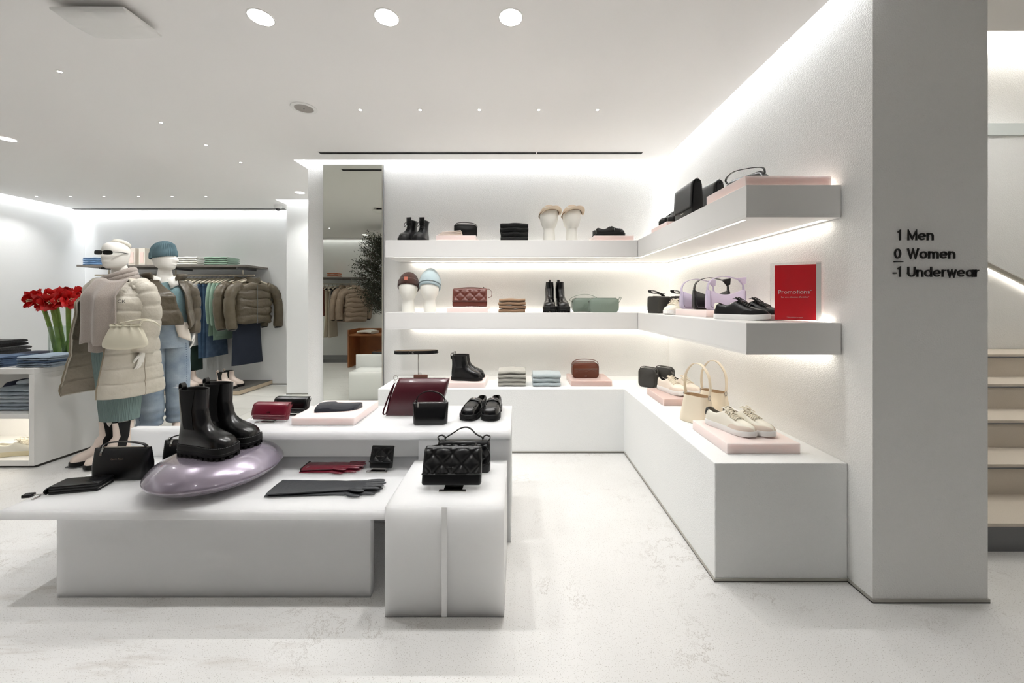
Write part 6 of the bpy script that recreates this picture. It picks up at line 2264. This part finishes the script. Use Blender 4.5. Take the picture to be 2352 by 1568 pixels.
# drawstring bag on the wrist
bx, by, bz = ux(288, 2.86), 2.86, uz(802, 2.86)
t = thing('drawstring_bag', 'cream leather drawstring bag hanging at the sand puffer coat', 'handbag', (bx, by, bz), .35)
M_BONE = mat('bone_leather', (214, 208, 188), .42, bump=(30, .25, .006))
rings = []
n = 48
for tt in [q / 16 for q in range(17)]:
    w_ = pw([(0, .115), (.06, .132), (.3, .130), (.7, .10), (.86, .082), (.93, .076), (1, .09)], tt)
    d_ = pw([(0, .022), (.08, .04), (.35, .05), (.7, .038), (.86, .022), (.93, .018), (1, .026)], tt)
    pl = .012 * max(0, (tt - .3) / .7)
    rings.append([((w_ + pl * math.sin(9 * 2 * PI * i / n)) * math.cos(2 * PI * i / n), (d_ + pl * math.sin(11 * 2 * PI * i / n)) * math.sin(2 * PI * i / n), .195 * tt - .012 * math.cos(2 * PI * i / n) ** 2 * (1 - tt) * -1) for i in range(n)])
MB().loft(rings, True, True, False).build('pouch_body', M_BONE, t, smooth=80)
pts = [((.090) * math.cos(2 * PI * i / 24), .024 * math.sin(2 * PI * i / 24), .180) for i in range(24)]
MB().tube(pts, .005, 6, closed=True).build('drawstring', M_BONE, t)
MB().tube(curve([(.085, -.01, .18), (.12, -.02, .215), (.17, .0, .205), (.20, .02, .17), (.16, .0, .215), (.09, -.01, .225), (-.02, -.02, .20)], 30), .005, 6).build('cord_handle', M_BONE, t)

# ---------------------------------------------------------------- figure in jeans and short jacket
M2 = (-3.39, 3.62, 0)
mq2 = thing('mannequin', 'white mannequin in teal beanie, short olive puffer jacket and ripped jeans', 'mannequin', M2, .70)
V2 = [(0, 0, 1.02), (0, 0, 1.16), (0, .01, 1.31), (0, .015, 1.44), (0, .005, 1.51), (0, -.005, 1.67),
      (.09, 0, .93), (.10, -.02, .52), (.10, .02, .11), (.10, -.06, .06),
      (-.09, 0, .93), (-.10, -.04, .52), (-.10, -.02, .11), (-.10, -.10, .06),
      (.16, .01, 1.44), (.20, .04, 1.20), (.205, .0, .98), (-.16, .01, 1.44), (-.25, .03, 1.2), (-.30, -.02, .98)]
skin_body(mq2, V2, E, R)
HM2 = mann_head(mq2, (.0, -.025, 1.715), 1.12, .94)
# beanie
m_ = MB()
n = 72
def br(z, r, amp, cy):
    return [HM2 @ Vector(((r + (amp if i % 2 else -amp)) * .80 * math.cos(2 * PI * i / n), (r + (amp if i % 2 else -amp)) * 1.06 * math.sin(2 * PI * i / n) + cy, z + .30 * ((r * math.sin(2 * PI * i / n)) * -1) * .6)) for i in range(n)]
m_.loft([br(z, r * .94, .0042, .012) for z, r in ((.000, .100), (.000, .108), (.012, .112), (.058, .110), (.066, .105), (.095, .101), (.125, .090), (.150, .066), (.164, .038), (.170, .008))], True, False, True)
m_.build('beanie', mat('teal_beanie_knit', (90, 114, 122), .95), mq2, smooth=80)
# sweater
def sw(u, v):
    z = lerp(1.05, 1.48, v)
    a = pw([(1.05, .16), (1.15, .162), (1.3, .165), (1.42, .145), (1.48, .09)], z)
    an = 2 * PI * u
    return (a * math.sin(an), -(a * .74 + .01) * math.cos(an), z + .008 * math.sin(3 * an))
g = MB(); g.grid(sw, 40, 14); g.build('teal_sweater', knit('teal_sweater_knit', (122, 150, 154)), mq2, smooth=80)
# shirt collar + shirt tail
for sx in (-1, 1):
    g = MB()
    g.add([(sx * .02, -.10, 1.52), (sx * .085, -.07, 1.545), (sx * .10, -.085, 1.46), (sx * .045, -.125, 1.42)], [(0, 1, 2, 3)])
    g.build('shirt_collar', M_WHITECL, mq2, solid=.006)
def tail(u, v):
    return (lerp(.07, .165, u) + .03 * (1 - v), -.15 - .02 * math.sin(u * 3) + .05 * u, lerp(.965 - .05 * u, 1.10, v))
shell(tail, 8, 8, 'shirt_tail', mat('shirt_cotton', (214, 204, 192), .95), mq2, .006)
# jeans
M_JEAN = mat('washed_blue_denim', (112, 130, 148), .92, bump=(320, .5, .003), var=(6, .22, (172, 184, 194)))
waist = [(.150 * math.sin(2 * PI * i / 28), -.135 * math.cos(2 * PI * i / 28), 1.09) for i in range(28)]
hips = [(.172 * math.sin(2 * PI * i / 28), -.155 * math.cos(2 * PI * i / 28), .98) for i in range(28)]
crot = [(.178 * math.sin(2 * PI * i / 28), -.15 * math.cos(2 * PI * i / 28), .86) for i in range(28)]
MB().loft([crot, hips, waist], True, False, False).build('jeans_top', M_JEAN, mq2, smooth=80)
ring_band([Vector(p) for p in [(1.02 * x, 1.02 * y, 1.075) for x, y, z in waist]], .038, .006).build('waistband', M_JEAN, mq2)
ring_band([Vector(p) for p in [(1.0 * x, 1.0 * y, 1.108) for x, y, z in waist]], .026, .004).build('underwear_band', mat('navy_elastic', (60, 74, 104), .8), mq2)
text_mesh('Calvin Klein', .02, .0004, 'logo_lettering', M_PRINT, mq2, (-.10, -.122, 1.10), (PI / 2, 0, -.35))
text_mesh('Calvin Klein', .02, .0004, 'logo_lettering', M_PRINT, mq2, (.01, -.138, 1.10), (PI / 2, 0, .15))
for sx, fy in ((-1, -.06), (1, .0)):
    P = curve([(sx * .080, 0, .92), (sx * .088, -.015 + fy * .4, .70), (sx * .092, -.02 + fy * .8, .50), (sx * .094, .0 + fy, .30), (sx * .094, .01 + fy, .145)], 44)
    rr = []
    for q in range(45):
        u = q / 44
        r_ = lerp(.102, .088, min(1, u * 1.3))
        if u > .72:
            r_ += .004 * math.sin((u - .72) * 60) + .004
        rr.append(r_)
    leg = MB().tube(P, rr, 22)
    for i, p in enumerate(leg.v):
        k = noise.noise(Vector((p[0] * 12, p[1] * 12, p[2] * 9 + sx))) * (.012 if p[2] < .4 else .005)
        leg.v[i] = (p[0] + k, p[1] + k * .6, p[2])
    lo_ = leg.build('jeans_leg', M_JEAN, mq2, smooth=80)
    kz = .60 if sx < 0 else .48
    g = MB()
    for q in range(5):
        g.tube([(sx * .09 + lerp(-.055, .055, w_), -.112 + fy * .75 - .0 * q + .03 * abs(w_ - .5) ** 2 * 4, kz + .006 * q + .004 * math.sin(w_ * 9 + q)) for w_ in [e / 8 for e in range(9)]], .0035, 4)
    g.build('knee_rip', mat('white_threads', (226, 228, 228), .95), lo_)
    g = MB()
    for q in range(40):
        i0 = int(2 + q)
        p = P[i0]
        g.sphere((p.x + sx * rr[i0] * .72, p.y - rr[i0] * .72, p.z), .0035, 5, 4)
    o = g.build('side_stitching', mat('navy_stitch', (66, 84, 112), .9), lo_)
    o['kind'] = 'stuff'
# jacket shell, open front
JW = [(.185, -.16), (.205, -.09), (.215, .03), (.16, .15), (.0, .22), (-.21, .18), (-.30, .04), (-.29, -.12), (-.10, -.25), (.14, -.225)]
JC = [(.16, -.15), (.18, -.10), (.19, .0), (.15, .11), (.0, .17), (-.20, .13), (-.25, .0), (-.23, -.13), (-.09, -.205), (.085, -.205)]
JS = [(.10, -.08), (.15, -.06), (.185, .01), (.15, .07), (.0, .10), (-.15, .07), (-.185, .01), (-.15, -.06), (-.09, -.09), (-.03, -.11)]
def jk(u, v):
    z = lerp(1.08, 1.50, v)
    if v < .6:
        t_ = v / .6
        A, B = JW, JC
    else:
        t_ = (v - .6) / .4
        A, B = JC, JS
    t_ = t_ * t_ * (3 - 2 * t_)
    a_, b_ = ppath(A, u), ppath(B, u)
    x, y = lerp(a_[0], b_[0], t_), lerp(a_[1], b_[1], t_)
    k = 1 + .05 * abs(math.sin(PI * v * 3)) ** .3 * (1 if v < .9 else (1 - v) / .1) + .03 * noise.noise(Vector((x * 10, y * 10, z * 12)))
    return (x * k, y * k, z - .05 * max(0, 1 - u / .15) * (1 - v))
M_PUFF2 = mat('dark_olive_nylon', (86, 77, 62), .35, bump=(20, .6, .012), var=(10, .3, (72, 64, 50)))
shell(jk, 60, 56, 'jacket_body', M_PUFF2, mq2, .02, M_PUFF2)
g = MB()
g.grid(lambda u, v: ((.115 + .05 * v) * math.sin(lerp(.6, 2 * PI - .6, u)), -(.10 + .04 * v) * math.cos(lerp(.6, 2 * PI - .6, u)) + .01, 1.48 + .075 * v + .01 * math.sin(u * 8)), 30, 6)
g.build('jacket_collar', M_PUFF2, mq2, smooth=80, solid=.022)
puff_sleeve(mq2, [(.12, .0, 1.46), (.19, .02, 1.38), (.205, .04, 1.2), (.205, .0, .985)], .072, .058, 5, M_PUFF2)
puff_sleeve(mq2, [(-.14, .0, 1.46), (-.245, .02, 1.38), (-.29, .03, 1.2), (-.305, -.03, 1.0)], .085, .068, 5, M_PUFF2)
hand(mq2, (.205, .0, .985), (-.05, -.1, -1), (-.8, -.2, 0), .95)
hand(mq2, (-.305, -.03, 1.0), (.05, -.1, -1), (.8, -.2, 0), .95)
MB().box(-.2, .2, -.22, .16, -.0005, .008).build('base_plate', M_GREYMETAL, mq2, smooth=0)
def wb2(lbl):
    return boot('blush_ankle_boot', lbl, M_BEIGE, M_RUBBER, L=.27, W=.1, zs=.034, top=.20, group='blush boots under the ripped jeans', shaft=.5, m_gus=M_KNITBLACK)
RT = Matrix.Rotation(.70, 4, 'Z')
p1 = Vector(M2) + RT @ Vector((-.094, -.115, .009))
p2 = Vector(M2) + RT @ Vector((.094, -.055, .009))
pair(wb2, [p1, p2], [-PI / 2 + .70, -PI / 2 + .82], ['left blush boot below the ripped jeans', 'right blush boot below the ripped jeans'])
# ================================================================ the room behind the viewpoint, seen in the mirror
RX = -4.0
RS2 = thing('rail_shelf', 'thin grey wall shelf reflected in the mirror above the beige puffers', 'shelf', (RX, YR, 1.80))
MB().box(-1.1, .62, .003, .45, 0, .028).build('board', M_GREYWOOD, RS2, smooth=0, bevel=.001)
RL2 = thing('clothes_rail', 'pale metal clothes rail reflected in the mirror', 'rail', (RX, YR + .28, 1.69))
MB().tube([(-1.05, 0, 0), (.45, 0, 0)], .014, 10).build('tube', M_RAIL, RL2)
for x in (-.9, .3):
    MB().tube([(x, 0, 0), (x, 0, .109)], .008, 8).build('hanger_post', M_RAIL, RL2)
PL2 = thing('rack_platform', 'low dark platform reflected in the mirror under the beige puffers', 'platform', (RX, YR, 0))
MB().box(-1.1, .62, .002, .66, .0, .066).build('board', M_GREYMETAL, PL2, smooth=0)
RYB = YR + .28
M_BEIGEP = mat('taupe_nylon', (158, 138, 120), .4, bump=(24, .6, .012), var=(12, .3, (140, 122, 105)))
M_RUST = mat('rust_cloth', (140, 62, 40), .9)
M_CREAMCL = mat('cream_cloth', (206, 196, 178), .9, bump=(40, .3, .006))
garment('rust top reflected in the mirror at the rail end', 0, M_RUST, 'sweater', .62, .42, .05, .45, 0, 3, loc=(-4.30, RYB, 1.69))
garment('cream trousers reflected in the mirror beside the rust top', 0, M_CREAMCL, 'pants', 1.02, .42, .06, 0, 0, 5, loc=(-4.20, RYB, 1.69))
garment('second cream trousers reflected in the mirror', 0, M_CREAMCL, 'pants', 1.02, .44, .06, 0, 0, 8, loc=(-4.11, RYB, 1.69))
garment('black top reflected in the mirror between trousers and puffers', 0, M_BLACKKNIT, 'sweater', .6, .42, .05, .45, 0, 9, loc=(-4.02, RYB, 1.69))
for k, (x, rz) in enumerate(((-3.90, PI + .0), (-3.74, PI + .1), (-3.55, PI + .75))):
    puffer(['first', 'second', 'front-facing'][k] + ' taupe puffer coat reflected in the mirror', (x, RYB + (.1 if k == 2 else 0), 1.69), rz, M_BEIGEP, W=.46, L=.72, grp='taupe puffer coats in the mirror', bands=7)
M_ORANGE = mat('orange_paper', (206, 116, 78), .7)
stack(4, (-4.10, YR + .22, 1.829), 0, .24, .2, .026, [M_WHITECL, M_ORANGE], 'orange and white packet', 'small pile reflected in the mirror', 'packet', 'packet', 'packets in the mirror')
# wooden counter
M_WOOD = mat('warm_oak', (164, 104, 58), .5, var=(6, .3, (140, 84, 44)))
t = thing('wooden_counter', 'warm brown wooden open counter reflected in the mirror', 'counter', (-2.98, -.10, 0))
MB().box(-.36, .36, -.26, .26, .62, .65).build('top_panel', M_WOOD, t, smooth=0)
MB().box(-.36, -.33, -.26, .26, 0, .74).build('side_panel', M_WOOD, t, smooth=0)
MB().box(.33, .36, -.26, .26, 0, .74).build('side_panel', M_WOOD, t, smooth=0)
MB().box(-.33, .33, -.26, -.235, 0, .74).build('back_panel', M_WOOD, t, smooth=0)
folded('white folded garment on the wooden counter in the mirror', (-3.03, -.07, .651), .2, .32, .3, .06, M_WHITECL, 'folded_garment', None, 'garment', seed=3, sag=.02)
# olive tree
t = thing('olive_tree', 'dense dark olive tree reflected in the tall mirror', 'tree', (-2.29, .55, 0))
MB().lathe([(.13, 0), (.19, .38), (.175, .38), (.165, .34), (.001, .34)], 28, cap0=True, cap1=False).build('pot', mat('concrete_pot', (170, 166, 160), .8), t)
MB().tube(curve([(0, 0, .3), (.02, .01, .9), (-.03, .0, 1.4), (-.12, 0, 1.9)], 12), [.03] * 7 + [.025] * 6, 8).build('trunk', mat('bark', (78, 66, 54), .9, bump=(60, .6, .01)), t)
M_LEAF = mat('olive_leaf', (44, 50, 38), .55, var=(20, .3, (72, 78, 62)))
rnd = random.Random(5)
g = MB()
br_ = MB()
for k in range(420):
    a = rnd.uniform(0, 2 * PI)
    z0 = rnd.uniform(1.22, 2.52)
    ex = math.sin(PI * min(.97, max(.1, (z0 - 1.05) / 1.65))) ** .6
    rr = math.sqrt(rnd.random()) * .46 * ex
    cx = -.24
    c1 = Vector((cx + rr * 1.15 * math.cos(a), rr * math.sin(a), z0 + rnd.uniform(-.1, .08)))
    c0 = Vector((cx * .6 + .4 * (c1.x - cx), .4 * c1.y, z0 - .16))
    br_.tube([c0, c1], .003, 4)
    for q in range(26):
        p = c0.lerp(c1, rnd.uniform(.2, 1.1)) + Vector((rnd.gauss(0, .03), rnd.gauss(0, .03), rnd.gauss(0, .035)))
        d = Vector((rnd.gauss(0, 1), rnd.gauss(0, 1), rnd.gauss(.1, .8))).normalized()
        s = d.cross(Vector((rnd.gauss(0, 1), rnd.gauss(0, 1), rnd.gauss(0, 1)))).normalized()
        L, w_ = rnd.uniform(.035, .06), rnd.uniform(.006, .009)
        g.add([p, p + d * L * .5 + s * w_, p + d * L, p + d * L * .5 - s * w_], [(0, 1, 2, 3)])
br_.build('twigs', mat('twig', (70, 60, 48), .9), t)['kind'] = 'stuff'
g.build('foliage', M_LEAF, t, smooth=0)['kind'] = 'stuff'
